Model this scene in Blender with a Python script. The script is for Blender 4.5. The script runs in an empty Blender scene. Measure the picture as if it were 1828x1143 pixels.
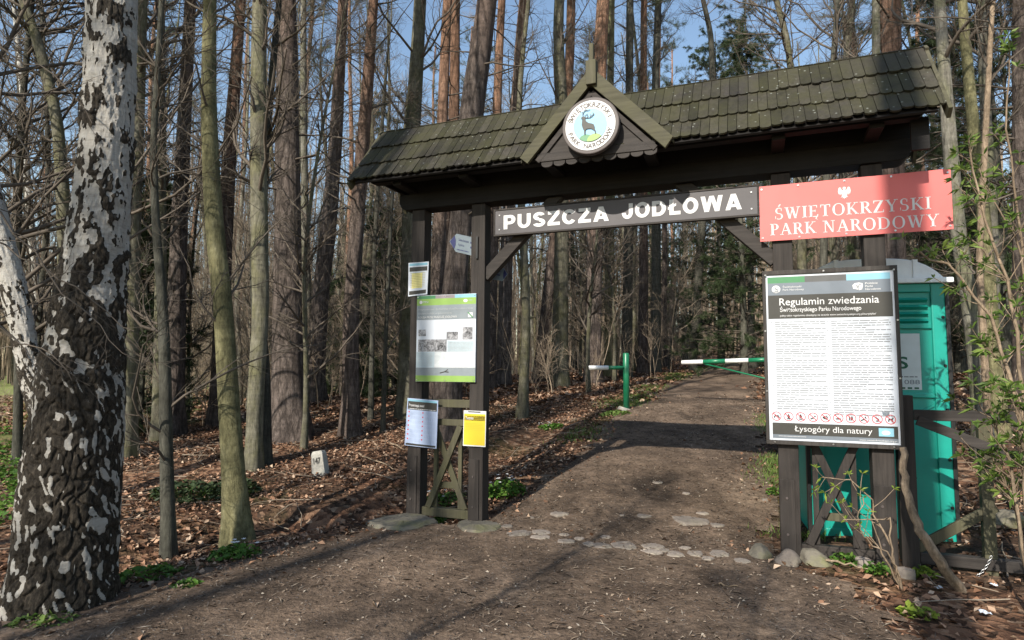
import bpy, bmesh, math, random
import numpy as np
from mathutils import Vector, Matrix

# ---------------------------------------------------------------- camera, sky, sun, exposure
SC = bpy.context.scene
COL = SC.collection
EYE = 1.5
PITCH, ROLL, FPX = 0.0805, -0.0064, 1105.1445
cam = bpy.data.cameras.new("camera")
camo = bpy.data.objects.new("camera", cam)
COL.objects.link(camo)
cam.sensor_width = 36.0
cam.lens = 36.0 * FPX / 1828.0
cam.clip_start, cam.clip_end = 0.05, 2000
camo.matrix_world = (Matrix.Translation((0, 0, EYE)) @ Matrix.Rotation(math.pi / 2 + PITCH, 4, 'X')
                     @ Matrix.Rotation(-ROLL, 4, 'Z'))
SC.camera = camo

SUN_EL = math.radians(35.0)
SUN_H = np.array([0.51, 0.86])          # horizontal travel direction of the light
SUN_H = SUN_H / np.linalg.norm(SUN_H)
world = bpy.data.worlds.new("World")
SC.world = world
world.use_nodes = True
wn = world.node_tree
sky = wn.nodes.new('ShaderNodeTexSky')
sky.sky_type = 'NISHITA'
sky.sun_disc = False
sky.sun_elevation = SUN_EL
sky.sun_rotation = math.atan2(-SUN_H[0], -SUN_H[1])
sky.air_density = 1.3
sky.dust_density = 0.6
sky.ozone_density = 1.2
wn.links.new(sky.outputs[0], wn.nodes['Background'].inputs[0])
wn.nodes['Background'].inputs[1].default_value = 0.135
sun = bpy.data.lights.new("sun", 'SUN')
sun.energy = 5.0
sun.angle = math.radians(0.53)
sun.color = (1.0, 0.93, 0.82)
suno = bpy.data.objects.new("sun", sun)
COL.objects.link(suno)
dirv = Vector((SUN_H[0] * math.cos(SUN_EL), SUN_H[1] * math.cos(SUN_EL), -math.sin(SUN_EL)))
suno.rotation_euler = dirv.to_track_quat('-Z', 'Y').to_euler()
suno.location = (-5, -10, 30)
SC.view_settings.view_transform = 'Standard'
SC.view_settings.look = 'None'
SC.view_settings.exposure = 0.5
SC.view_settings.gamma = 1.0
SC.render.film_transparent = False
SC.cycles.max_bounces = 6
SC.cycles.diffuse_bounces = 1
SC.cycles.glossy_bounces = 2
SC.cycles.transparent_max_bounces = 4

# ---------------------------------------------------------------- survey: measured picture points -> places
GX, GY, YAW, PW = -1.0698, 6.4797, -0.3758, 0.153
CY, SY = math.cos(YAW), math.sin(YAW)


def g2w(u, v, w):
    return (GX + u * CY - v * SY, GY + u * SY + v * CY, w)


def us(x, y):
    return (x - GX) * CY + (y - GY) * SY, -(x - GX) * SY + (y - GY) * CY


def ray(px, py):
    a = (px - 914.0) / FPX
    b = (571.5 - py) / FPX
    c, s = math.cos(ROLL), math.sin(ROLL)
    x = a * c - b * s
    up = a * s + b * c
    return np.array([x, math.cos(PITCH) - up * math.sin(PITCH), math.sin(PITCH) + up * math.cos(PITCH)])


def on_v(px, py, v=0.0):
    d = ray(px, py)
    nx, ny = -SY, CY
    p0 = g2w(0, v, 0)
    t = (p0[0] * nx + p0[1] * ny) / (d[0] * nx + d[1] * ny)
    P = t * d
    return ((P[0] - p0[0]) * CY + (P[1] - p0[1]) * SY, P[2] + EYE)


S_ = [-60, 0, 3, 6, 12, 24, 50, 100, 260]
Z_ = [0, 0, .36, .75, 1.15, 1.65, 2.7, 7.0, 32.0]


def path_left(s):
    return np.interp(s, [-30, -8, -3.07, -1.57, -.6, -.25, .0, .6, 1.2, 6, 60], [-4.5, -1.6, -.75, -.42, -.15, -.2, .8, .86, .92, .98, 1.1])


def path_right(s):
    return np.interp(s, [-30, -8, -1.5, -.35, -.1, .3, 6, 60], [14, 6.6, 4.3, 3.75, 3.55, 3.55, 3.6, 4.0])


def path_d(u, s):
    """distance inside the path (positive inside)"""
    return np.minimum(u - path_left(s), path_right(s) - u)


def ter(x, y):
    x = np.asarray(x, float); y = np.asarray(y, float)
    u, s = us(x, y)
    fac = np.interp(u, [-40, -20, -9.5, -6.5, -4, 10, 30], [0, .1, .45, .85, 1, 1, 1.2])
    z = np.interp(s, S_, Z_) * fac
    z = z + np.interp(u, [5, 7, 12], [0, .12, .45]) * np.clip((s + 4) / 6, 0, 1)
    pd = path_d(u, s)
    rough = np.clip(-pd / .8, 0, 1)
    bump = (np.sin(x * 1.3 + 1.7 * np.sin(y * .9)) * .5 + np.sin(y * 1.9 + x * .7) * .35 + np.sin(x * 3.1 - y * 2.3) * .2)
    z = z + rough * bump * .055
    z = z + (1 - rough) * (np.sin(x * 2.1 + y) * .008 + np.sin(y * 2.7 - x * 1.4) * .008)
    # shallow ditch beside the road on the left
    ditch = np.exp(-((pd + 1.0) / .55) ** 2) * (u < 1.5) * np.clip((s + 3.6) / 1.5, 0, 1) * np.clip((7 - s) / 3, 0, 1)
    z = z - ditch * .2
    return z


def tz(x, y):
    return float(ter(x, y))


def hit(px, py):
    d = ray(px, py)
    t = 1.5
    while t < 300:
        P = t * d
        if P[2] + EYE < tz(P[0], P[1]):
            break
        t *= 1.003
    P = t * d
    return np.array([P[0], P[1], tz(P[0], P[1])])


def at(px, py, d):
    r = ray(px, py)
    P = r * (d / r[1])
    return np.array([P[0], P[1], P[2] + EYE])


# ---------------------------------------------------------------- materials
MATS = {}


def new_mat(name):
    m = bpy.data.materials.new(name)
    m.use_nodes = True
    nt = m.node_tree
    return m, nt, nt.nodes['Principled BSDF']


def nd(nt, typ, **kw):
    n = nt.nodes.new(typ)
    for k, v in kw.items():
        if k.startswith('i_'):
            key = k[2:]
            key = int(key) if key.isdigit() else key.replace('_', ' ')
            if hasattr(v, 'is_linked') or isinstance(v, bpy.types.NodeSocket):
                nt.links.new(v, n.inputs[key])
            else:
                n.inputs[key].default_value = v
        else:
            setattr(n, k, v)
    return n


def ramp(nt, fac, stops, interp='LINEAR'):
    r = nt.nodes.new('ShaderNodeValToRGB')
    r.color_ramp.interpolation = interp
    el = r.color_ramp.elements
    while len(el) < len(stops):
        el.new(0.5)
    for e, (p, c) in zip(el, stops):
        e.position = p
        e.color = (c, c, c, 1) if isinstance(c, (int, float)) else (*c, 1)
    nt.links.new(fac, r.inputs[0])
    return r.outputs[0]


def mix(nt, fac, a, b, mode='MIX'):
    n = nt.nodes.new('ShaderNodeMix')
    n.data_type = 'RGBA'
    n.blend_type = mode
    for sock, v in ((0, fac), (6, a), (7, b)):
        if isinstance(v, bpy.types.NodeSocket):
            nt.links.new(v, n.inputs[sock])
        elif sock == 0:
            n.inputs[0].default_value = v
        else:
            n.inputs[sock].default_value = (*v, 1)
    return n.outputs[2]


def coords(nt, scale=(1, 1, 1), kind='Object'):
    tc = nd(nt, 'ShaderNodeTexCoord')
    mp = nd(nt, 'ShaderNodeMapping')
    mp.inputs['Scale'].default_value = scale
    nt.links.new(tc.outputs[kind], mp.inputs[0])
    return mp.outputs[0]


def noise(nt, co, scale, detail=4, rough=.6, dist=0.0):
    n = nd(nt, 'ShaderNodeTexNoise')
    n.inputs['Scale'].default_value = scale
    n.inputs['Detail'].default_value = detail
    n.inputs['Roughness'].default_value = rough
    n.inputs['Distortion'].default_value = dist
    nt.links.new(co, n.inputs['Vector'])
    return n


def bump(nt, b, h, strength=.4, dist=.02):
    n = nd(nt, 'ShaderNodeBump')
    n.inputs['Strength'].default_value = strength
    n.inputs['Distance'].default_value = dist
    nt.links.new(h, n.inputs['Height'])
    nt.links.new(n.outputs[0], b.inputs['Normal'])


def flat(name, c, rough=.6, spec=.3, var=.12, metal=0, scale=6):
    if name in MATS:
        return MATS[name]
    m, nt, b = new_mat(name)
    co = coords(nt)
    n = noise(nt, co, scale, 5)
    lo = tuple(x * (1 - var) for x in c)
    hi = tuple(min(1, x * (1 + var)) for x in c)
    nt.links.new(ramp(nt, n.outputs[0], [(.3, lo), (.7, hi)]), b.inputs['Base Color'])
    b.inputs['Roughness'].default_value = rough
    b.inputs['Specular IOR Level'].default_value = spec
    b.inputs['Metallic'].default_value = metal
    MATS[name] = m
    return m


def wood(name, c, axis='z', moss=0.0, moss_c=(.11, .10, .045), island=0.0):
    if name in MATS:
        return MATS[name]
    m, nt, b = new_mat(name)
    sc = {'z': (28, 28, 1.6), 'x': (1.6, 28, 28), 'y': (28, 1.6, 28)}[axis]
    co = coords(nt, sc)
    n = noise(nt, co, 1.0, 6, .65, .6)
    c0 = tuple(x * .38 for x in c)
    c1 = tuple(x * 1.75 for x in c)
    colr = ramp(nt, n.outputs[0], [(.28, c0), (.5, c), (.75, c1)])
    co2 = coords(nt, (1, 1, 1))
    big = noise(nt, co2, 2.2, 4, .6)
    colr = mix(nt, ramp(nt, big.outputs[0], [(.35, 0.0), (.75, .5)]), colr, tuple(x * 1.5 + .01 for x in c))
    if island:
        g = nd(nt, 'ShaderNodeNewGeometry')
        colr = mix(nt, 1.0, colr, ramp(nt, g.outputs['Random Per Island'], [(0, 1 - island), (.5, 1.0), (1, 1 + island)]), 'MULTIPLY')
    if moss:
        co3 = coords(nt, (1, 1, 1))
        n3 = noise(nt, co3, 3.0, 6, .7)
        colr = mix(nt, ramp(nt, n3.outputs[0], [(.5 - moss * .3, 0.0), (.62, min(1, moss))]), colr, moss_c)
        sp = nd(nt, 'ShaderNodeTexVoronoi')
        sp.inputs['Scale'].default_value = 14
        nt.links.new(co3, sp.inputs['Vector'])
        colr = mix(nt, ramp(nt, sp.outputs['Distance'], [(.0, .8), (.10, .6), (.13, 0.0)]), colr, (.22, .23, .2)) if moss > .5 else colr
    nt.links.new(colr, b.inputs['Base Color'])
    b.inputs['Roughness'].default_value = .72
    b.inputs['Specular IOR Level'].default_value = .25
    bump(nt, b, n.outputs[0], .35, .006)
    MATS[name] = m
    return m


W_DARK = wood('dark stained timber', (.030, .025, .022), 'z')
W_DARKX = wood('dark stained timber lengthwise', (.034, .029, .026), 'x')
W_OLIVE = wood('greenish weathered timber', (.066, .06, .04), 'z', .5, (.085, .082, .038))
W_BARGE = wood('mossy barge board timber', (.062, .057, .038), 'x', .5, (.072, .07, .026))
W_SHING = wood('weathered roof shingle', (.027, .0235, .020), 'y', .62, (.047, .046, .016), .6)
W_SHADE = wood('dark timber with shade in colour', (.010, .0085, .008), 'x')  # darkened copy of the timber: shade under the roof put into its colour
W_GREY = flat('grey painted board', (.078, .072, .076), .5, .35, .1)
WHITE = flat('white print', (.62, .62, .62), .55, .4, .03)
PAPER = flat('glossy white sheet', (.57, .605, .66), .5, .4, .04, 0, 2)
BLUEPAPER = flat('bluish laminated paper', (.40, .48, .66), .5, .5, .06, 0, 4)
DARKP = flat('dark print', (.05, .048, .042), .5, .35, .06)
GREYP = flat('slate grey print', (.16, .185, .215), .5, .35, .06)
GREYTXT = flat('grey small print', (.27, .28, .30), .4, .4, .1)
GREENP = flat('green print', (.07, .22, .10), .4, .4, .06)
BLUEP = flat('light blue print', (.23, .46, .57), .4, .4, .06)
LIMEP = flat('lime green print', (.23, .37, .09), .4, .4, .05)
YELLOWP = flat('yellow print', (.66, .50, .04), .4, .4, .04)
PALEYEL = flat('pale yellow print', (.75, .68, .28), .4, .4, .1)
REDLINE = flat('red print', (.6, .05, .06), .4, .4, .05)
LIMETXT = flat('pale grey print', (.40, .43, .45), .5, .4, .05)
NAVY = flat('navy print', (.03, .035, .12), .4, .4, .05)
SKYB = flat('emblem blue', (.19, .42, .62), .4, .4, .12, 0, 4)
SIGNGREY = flat('pale grey sign plate', (.17, .21, .24), .5, .4, .06)
STEEL = flat('screw steel', (.6, .6, .6), .35, .5, .1, 1)
RIM = flat('dark brown rim', (.09, .075, .07), .5, .3, .15)
BLACKPL = flat('black plastic', (.018, .018, .018), .5, .4, .1)
GREENPAINT = flat('green gloss paint', (.012, .16, .075), .35, .5, .15, 0, 9)
WHITEPAINT = flat('white gloss paint', (.82, .82, .80), .4, .5, .05, 0, 12)
CONC = flat('pale concrete', (.30, .29, .26), .85, .2, .25, 0, 14)


def red_mat():
    m, nt, b = new_mat('red enamel sheet')
    co = coords(nt)
    n = noise(nt, co, 1.6, 3)
    nt.links.new(ramp(nt, n.outputs[0], [(.3, (.58, .105, .095)), (.7, (.64, .13, .12))]), b.inputs['Base Color'])
    b.inputs['Roughness'].default_value = .5
    b.inputs['Specular IOR Level'].default_value = .6
    return m


REDS = red_mat()


def photo_mat(name, dark, light, sc):
    m, nt, b = new_mat(name)
    n = noise(nt, coords(nt, (1, 1, 1)), sc, 6, .75, 1.2)
    nt.links.new(ramp(nt, n.outputs[0], [(.38, dark), (.62, light)]), b.inputs['Base Color'])
    b.inputs['Roughness'].default_value = .4
    return m


PHOTOP = photo_mat('grey photo print', (.05, .05, .055), (.42, .42, .44), 22)
MAPP = photo_mat('pale map print', (.50, .535, .55), (.62, .64, .66), 9)


def plastic_mat():
    m, nt, b = new_mat('teal moulded plastic')
    co = coords(nt)
    n = noise(nt, co, 3, 5, .6)
    c = ramp(nt, n.outputs[0], [(.3, (.008, .27, .215)), (.7, (.012, .33, .26))])
    n2 = noise(nt, coords(nt, (9, 9, 1.2)), 1.4, 6, .7)
    c = mix(nt, ramp(nt, n2.outputs[0], [(.58, 0.0), (.8, .35)]), c, (.06, .22, .17))
    nt.links.new(c, b.inputs['Base Color'])
    b.inputs['Roughness'].default_value = .42
    return m


TEAL = plastic_mat()
ROOFPL = flat('pale grey roof plastic', (.82, .86, .88), .45, .4, .12, 0, 5)


def bark(name, lo, mid, hi, vs=(14, 14, 3.0), bstr=.7, upper=None, h0=4.0, h1=8.0, blotch=None):
    m, nt, b = new_mat(name)
    co = coords(nt, vs)
    n = noise(nt, co, 1.0, 6, .7, .4)
    co1 = coords(nt, (vs[0] * .6, vs[1] * .6, vs[2] * .6))
    v = nd(nt, 'ShaderNodeTexVoronoi', feature='DISTANCE_TO_EDGE')
    v.inputs['Scale'].default_value = 1.0
    nt.links.new(mix(nt, .35, co1, n.outputs[1]), v.inputs['Vector'])
    col = ramp(nt, n.outputs[0], [(.25, lo), (.5, mid), (.75, hi)])
    crack = ramp(nt, v.outputs['Distance'], [(0, .55 if bstr > .5 else .93), (.2, 1.0)])
    oi = nd(nt, 'ShaderNodeObjectInfo')
    if upper:
        sep = nd(nt, 'ShaderNodeSeparateXYZ')
        nt.links.new(coords(nt), sep.inputs[0])
        mr = nd(nt, 'ShaderNodeMapRange')
        mr.inputs['From Min'].default_value = h0
        mr.inputs['From Max'].default_value = h1
        nt.links.new(sep.outputs[2], mr.inputs[0])
        up = ramp(nt, n.outputs[0], [(.25, tuple(x * .6 for x in upper)), (.5, upper), (.75, tuple(min(1, x * 1.35) for x in upper))])
        col = mix(nt, mr.outputs[0], col, up)
    if blotch:
        bn = noise(nt, coords(nt, (3, 3, 2)), 1.3, 4, .6)
        col = mix(nt, ramp(nt, bn.outputs[0], [(.45, 0.0), (.62, .75)]), col, blotch)
    fine = noise(nt, coords(nt, (vs[0] * 3.2, vs[1] * 3.2, vs[2] * 3.2)), 1.0, 5, .8)
    col = mix(nt, .9, col, ramp(nt, fine.outputs[0], [(.28, .35), (.5, 1.0), (.72, 1.55)]), 'MULTIPLY')
    ring = noise(nt, coords(nt, (2.5, 2.5, 16)), 1.0, 4, .7)
    col = mix(nt, .6, col, ramp(nt, ring.outputs[0], [(.3, .55), (.5, 1.0), (.7, 1.25)]), 'MULTIPLY')
    col = mix(nt, 1.0, col, crack, 'MULTIPLY')
    col = mix(nt, 1.0, col, ramp(nt, oi.outputs['Random'], [(0, .72), (1, 1.25)]), 'MULTIPLY')
    nt.links.new(col, b.inputs['Base Color'])
    b.inputs['Roughness'].default_value = .88
    b.inputs['Specular IOR Level'].default_value = .15
    hh = nd(nt, 'ShaderNodeMath', operation='ADD')
    nt.links.new(n.outputs[0], hh.inputs[0])
    nt.links.new(crack, hh.inputs[1])
    h3 = nd(nt, 'ShaderNodeMath', operation='ADD')
    nt.links.new(hh.outputs[0], h3.inputs[0])
    nt.links.new(fine.outputs[0], h3.inputs[1])
    bump(nt, b, h3.outputs[0], min(1, bstr + .2), .035)
    return m


B_PINE = bark('furrowed pine bark', (.05, .041, .037), (.145, .117, .102), (.26, .215, .19), (22, 22, 4.5), .9, (.25, .155, .11), 6.0, 11)
B_PINE_HI = bark('orange pine bark', (.06, .047, .042), (.16, .125, .107), (.27, .22, .19), (22, 22, 4.5), .9, (.31, .18, .118), 3.5, 8.0)
B_BEECH = bark('grey green beech bark', (.05, .047, .036), (.128, .12, .088), (.205, .195, .15), (7, 7, 2.0), .3, None, 0, 0, (.12, .115, .06))
B_YELLOW = bark('olive smooth bark', (.06, .057, .03), (.155, .143, .075), (.225, .212, .125), (12, 12, 4.0), .35, None, 0, 0, (.07, .068, .036))
B_GREY = bark('pale grey bark', (.07, .066, .056), (.16, .15, .123), (.25, .24, .205), (10, 10, 2.4), .4, None, 0, 0, (.13, .13, .075))
B_DARK = bark('dark smooth bark', (.035, .034, .028), (.075, .073, .058), (.12, .115, .095), (10, 10, 2.2), .3)
B_SHRUB = bark('tan shrub bark', (.12, .09, .06), (.24, .18, .125), (.36, .28, .2), (12, 12, 3), .3)
B_WBIRCH = bark('white birch bark', (.25, .24, .22), (.55, .53, .49), (.7, .69, .66), (5, 5, 9), .25, None, 0, 0, (.09, .085, .075))
TWIG = flat('dark twig', (.115, .096, .078), .9, .1, .35, 0, 3)
TWIGL = flat('tan twig', (.27, .22, .168), .9, .1, .35, 0, 1.2)
THICK = flat('brown thicket twig', (.30, .235, .17), .9, .1, .4, 0, .6)
FARBARK = flat('distant bark', (.25, .195, .14), .9, .1, .5, 0, .35)


def leaf_mat(name, stops, rough=.6, trans=.0):
    m, nt, b = new_mat(name)
    g = nd(nt, 'ShaderNodeNewGeometry')
    nt.links.new(ramp(nt, g.outputs['Random Per Island'], stops), b.inputs['Base Color'])
    b.inputs['Roughness'].default_value = rough
    b.inputs['Specular IOR Level'].default_value = .25
    if trans:
        t = nd(nt, 'ShaderNodeBsdfTranslucent')
        nt.links.new(ramp(nt, g.outputs['Random Per Island'], stops), t.inputs[0])
        ms = nd(nt, 'ShaderNodeMixShader')
        ms.inputs[0].default_value = trans
        nt.links.new(b.outputs[0], ms.inputs[1])
        nt.links.new(t.outputs[0], ms.inputs[2])
        nt.links.new(ms.outputs[0], nt.nodes['Material Output'].inputs[0])
    return m


L_NEEDLE = leaf_mat('pine needles', [(0, (.035, .05, .022)), (1, (.085, .10, .045))])
L_SPRUCE = leaf_mat('spruce needles', [(0, (.018, .032, .012)), (1, (.055, .08, .03))])
L_GREEN = leaf_mat('fresh green leaves', [(0, (.045, .11, .015)), (.6, (.09, .19, .03)), (1, (.17, .27, .05))], .5, .3)
L_YGREEN = leaf_mat('yellow green leaves', [(0, (.10, .17, .02)), (1, (.26, .33, .05))], .5, .35)
L_SHRUB = leaf_mat('narrow shrub leaves', [(0, (.055, .10, .02)), (.6, (.11, .18, .035)), (1, (.20, .27, .06))], .5, .35)
L_GRASS = leaf_mat('grass blades', [(0, (.06, .12, .02)), (1, (.19, .26, .07))], .6, .25)
L_DRY = leaf_mat('fallen leaves', [(0, (.035, .022, .015)), (.35, (.135, .07, .041)), (.6, (.25, .135, .08)), (.82, (.36, .22, .14)), (1, (.48, .36, .26))], .75)
L_CHIP = leaf_mat('path debris', [(0, (.04, .03, .023)), (.45, (.13, .095, .07)), (.8, (.25, .195, .145)), (.95, (.34, .285, .225)), (1, (.38, .335, .275))], .85)
L_WHITE = leaf_mat('white petals', [(0, (.75, .75, .75)), (1, (.85, .85, .85))], .6, .2)


def ground_mat():
    m, nt, b = new_mat('forest floor')
    co = coords(nt)
    vo = nd(nt, 'ShaderNodeTexVoronoi')
    vo.inputs['Scale'].default_value = 17
    nz = noise(nt, co, 6, 6, .7)
    nt.links.new(mix(nt, .12, co, nz.outputs[1]), vo.inputs['Vector'])
    sep = nd(nt, 'ShaderNodeSeparateColor')
    nt.links.new(vo.outputs['Color'], sep.inputs[0])
    c = ramp(nt, sep.outputs[0], [(0, (.035, .022, .015)), (.35, (.11, .058, .036)), (.6, (.21, .112, .067)), (.85, (.30, .175, .107)), (1, (.38, .26, .175))])
    n2 = noise(nt, co, .9, 5, .65)
    c = mix(nt, ramp(nt, n2.outputs[0], [(.42, 0.0), (.6, .75)]), c, (.05, .037, .027))
    n3 = noise(nt, co, .5, 5, .6)
    c = mix(nt, ramp(nt, n3.outputs[0], [(.55, 0.0), (.68, .55)]), c, (.06, .075, .02))
    # grassland lies beyond the wood edge on the far left
    sx = nd(nt, 'ShaderNodeSeparateXYZ')
    nt.links.new(co, sx.inputs[0])
    lx = nd(nt, 'ShaderNodeMath', operation='MULTIPLY_ADD')
    nt.links.new(sx.outputs[0], lx.inputs[0]); lx.inputs[1].default_value = -.09
    n4 = noise(nt, co, .35, 3)
    nt.links.new(n4.outputs[0], lx.inputs[2])
    grass = ramp(nt, noise(nt, co, 9, 5, .7).outputs[0], [(.3, (.16, .20, .05)), (.7, (.34, .36, .14))])
    c = mix(nt, ramp(nt, lx.outputs[0], [(.95, 0.0), (1.0, 0.0)]), c, grass)
    mr = nd(nt, 'ShaderNodeMapRange')
    mr.inputs['From Min'].default_value = 1.15
    mr.inputs['From Max'].default_value = 1.5
    nt.links.new(lx.outputs[0], mr.inputs[0])
    c = mix(nt, mr.outputs[0], c, grass)
    nt.links.new(c, b.inputs['Base Color'])
    b.inputs['Roughness'].default_value = .95
    b.inputs['Specular IOR Level'].default_value = .1
    hh = nd(nt, 'ShaderNodeMath', operation='ADD')
    nt.links.new(vo.outputs['Distance'], hh.inputs[0])
    nt.links.new(nz.outputs[0], hh.inputs[1])
    bump(nt, b, hh.outputs[0], .9, .05)
    return m


def path_mat():
    m, nt, b = new_mat('trodden earth')
    co = coords(nt)
    n1 = noise(nt, co, 1.1, 6, .65)
    n2 = noise(nt, co, 34, 5, .75)
    c = ramp(nt, n1.outputs[0], [(.32, (.066, .049, .037)), (.5, (.15, .108, .078)), (.68, (.235, .172, .123))])
    mid = noise(nt, co, 7, 6, .75, .5)
    c = mix(nt, .9, c, ramp(nt, mid.outputs[0], [(.28, .5), (.5, 1.0), (.72, 1.5)]), 'MULTIPLY')
    c = mix(nt, .95, c, ramp(nt, n2.outputs[0], [(.25, .45), (.5, 1.0), (.75, 1.5)]), 'MULTIPLY')
    trk = noise(nt, coords(nt, (1.5, .25, 1)), 1.0, 4, .6, 1.0)
    c = mix(nt, .8, c, ramp(nt, trk.outputs[0], [(.35, .68), (.5, 1.0), (.65, 1.35)]), 'MULTIPLY')
    vo = nd(nt, 'ShaderNodeTexVoronoi')
    vo.inputs['Scale'].default_value = 38
    nt.links.new(co, vo.inputs['Vector'])
    sep = nd(nt, 'ShaderNodeSeparateColor')
    nt.links.new(vo.outputs['Color'], sep.inputs[0])
    st = nd(nt, 'ShaderNodeMath', operation='MULTIPLY')
    nt.links.new(ramp(nt, vo.outputs['Distance'], [(.18, 1.0), (.30, 0.0)]), st.inputs[0])
    nt.links.new(ramp(nt, sep.outputs[1], [(.70, 0.0), (.76, .8)]), st.inputs[1])
    c = mix(nt, st.outputs[0], c, (.24, .215, .195))
    nt.links.new(c, b.inputs['Base Color'])
    b.inputs['Roughness'].default_value = .95
    b.inputs['Specular IOR Level'].default_value = .12
    h1 = nd(nt, 'ShaderNodeMath', operation='ADD')
    nt.links.new(n2.outputs[0], h1.inputs[0])
    nt.links.new(st.outputs[0], h1.inputs[1])
    h2 = nd(nt, 'ShaderNodeMath', operation='MULTIPLY_ADD')
    nt.links.new(noise(nt, co, 9, 5, .7).outputs[0], h2.inputs[0])
    h2.inputs[1].default_value = 2.0
    nt.links.new(h1.outputs[0], h2.inputs[2])
    bump(nt, b, h2.outputs[0], .8, .03)
    return m


def stone_mat(name, c, moss=.3):
    m, nt, b = new_mat(name)
    co = coords(nt)
    n = noise(nt, co, 7, 6, .7)
    col = ramp(nt, n.outputs[0], [(.25, tuple(x * .55 for x in c)), (.5, c), (.75, tuple(x * 1.35 for x in c))])
    n2 = noise(nt, co, 3.2, 4)
    col = mix(nt, ramp(nt, n2.outputs[0], [(.5, 0.0), (.65, moss)]), col, (.13, .13, .05))
    oi = nd(nt, 'ShaderNodeObjectInfo')
    col = mix(nt, 1.0, col, ramp(nt, oi.outputs['Random'], [(0, .75), (1, 1.2)]), 'MULTIPLY')
    nt.links.new(col, b.inputs['Base Color'])
    b.inputs['Roughness'].default_value = .85
    bump(nt, b, n.outputs[0], .6, .02)
    return m


STONE = stone_mat('grey field stone', (.215, .182, .155), .2)
MOSSTONE = stone_mat('lichen stone', (.165, .148, .115), .7)


# ---------------------------------------------------------------- mesh helpers
def link(name, me, parent=None, smooth=False):
    o = bpy.data.objects.new(name, me)
    COL.objects.link(o)
    if parent is not None:
        o.parent = parent
    if smooth:
        me.polygons.foreach_set('use_smooth', [True] * len(me.polygons))
    return o


def tag(o, label=None, cat=None, group=None, kind=None):
    if label: o['label'] = label
    if cat: o['category'] = cat
    if group: o['group'] = group
    if kind: o['kind'] = kind
    return o


def thing(name, label, cat, loc, rz=0.0, group=None):
    o = bpy.data.objects.new(name, None)
    COL.objects.link(o)
    o.empty_display_size = .2
    o.location = loc
    o.rotation_euler = (0, 0, rz)
    return tag(o, label, cat, group)


def gthing(name, label, cat, u, v, w, group=None):
    o = thing(name, label, cat, g2w(u, v, w), YAW, group)
    return o, (u, v, w)


class MB:
    def __init__(self):
        self.v, self.f, self.m, self.g, self.grp = [], [], [], [], 0

    def add(self, vs, fs, m=0):
        o = len(self.v)
        self.v += [tuple(map(float, p)) for p in vs]
        for f in fs:
            self.f.append([i + o for i in f])
            self.m.append(m)
            self.g.append(self.grp)
        return self

    def box(self, u0, u1, v0, v1, w0, w1, m=0):
        return self.add([(u0, v0, w0), (u1, v0, w0), (u1, v1, w0), (u0, v1, w0), (u0, v0, w1), (u1, v0, w1), (u1, v1, w1), (u0, v1, w1)],
                        [(0, 3, 2, 1), (4, 5, 6, 7), (0, 1, 5, 4), (1, 2, 6, 5), (2, 3, 7, 6), (3, 0, 4, 7)], m)

    def bar(self, p, q, wid, v0, v1, m=0):
        """plank lying in the u-w plane from p to q (u,w), width wid, depth v0..v1"""
        p = np.array(p, float); q = np.array(q, float)
        d = (q - p) / np.linalg.norm(q - p)
        n = np.array([-d[1], d[0]]) * wid / 2
        c = [p - n, q - n, q + n, p + n]
        return self.prism(c, v0, v1, m)

    def prism(self, poly, v0, v1, m=0):
        a = sum(poly[i][0] * poly[(i + 1) % len(poly)][1] - poly[(i + 1) % len(poly)][0] * poly[i][1] for i in range(len(poly)))
        if a < 0:
            poly = poly[::-1]
        n = len(poly)
        vs = [(x, v0, y) for x, y in poly] + [(x, v1, y) for x, y in poly]
        fs = [tuple(range(n)), tuple(range(2 * n - 1, n - 1, -1))]
        for i in range(n):
            j = (i + 1) % n
            fs.append((i, n + i, n + j, j))
        return self.add(vs, fs, m)

    def poly(self, poly, v, m=0):
        return self.add([(x, v, y) for x, y in poly], [tuple(range(len(poly)))], m)

    def tube(self, P, R, k=10, m=0, cap=True):
        V, Q = tube_batch(np.array([P], float), np.array([R], float), k)
        o = len(self.v)
        self.add(V, Q.tolist(), m)
        if cap:
            n = len(P)
            self.f.append([o + i for i in range(k)][::-1]); self.m.append(m)
            self.f.append([o + (n - 1) * k + i for i in range(k)]); self.m.append(m)
        return self

    def build_lines(self, name, mats, parent=None, org=(0, 0, 0)):
        """one object for every line of writing"""
        out = []
        for gi in sorted(set(self.g)):
            sub = MB()
            seen = {}
            for f, m, g in zip(self.f, self.m, self.g):
                if g != gi: continue
                nf = []
                for i in f:
                    if i not in seen:
                        seen[i] = len(sub.v); sub.v.append(self.v[i])
                    nf.append(seen[i])
                sub.f.append(nf); sub.m.append(m)
            out.append(sub.build(name, mats, parent, org))
        return out

    def build(self, name, mats, parent=None, org=(0, 0, 0), bevel=0.0, smooth=False):
        me = bpy.data.meshes.new(name)
        me.from_pydata([(a - org[0], b - org[1], c - org[2]) for a, b, c in self.v], [], self.f)
        if not isinstance(mats, (list, tuple)):
            mats = [mats]
        for mm in mats:
            me.materials.append(mm)
        if len(mats) > 1:
            me.polygons.foreach_set('material_index', self.m)
        me.update()
        o = link(name, me, parent, smooth)
        if bevel:
            b = o.modifiers.new('bevel', 'BEVEL')
            b.width = bevel
            b.segments = 2
            b.limit_method = 'ANGLE'
        return o


def norm(a):
    return a / np.maximum(np.linalg.norm(a, axis=-1, keepdims=True), 1e-9)


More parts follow.
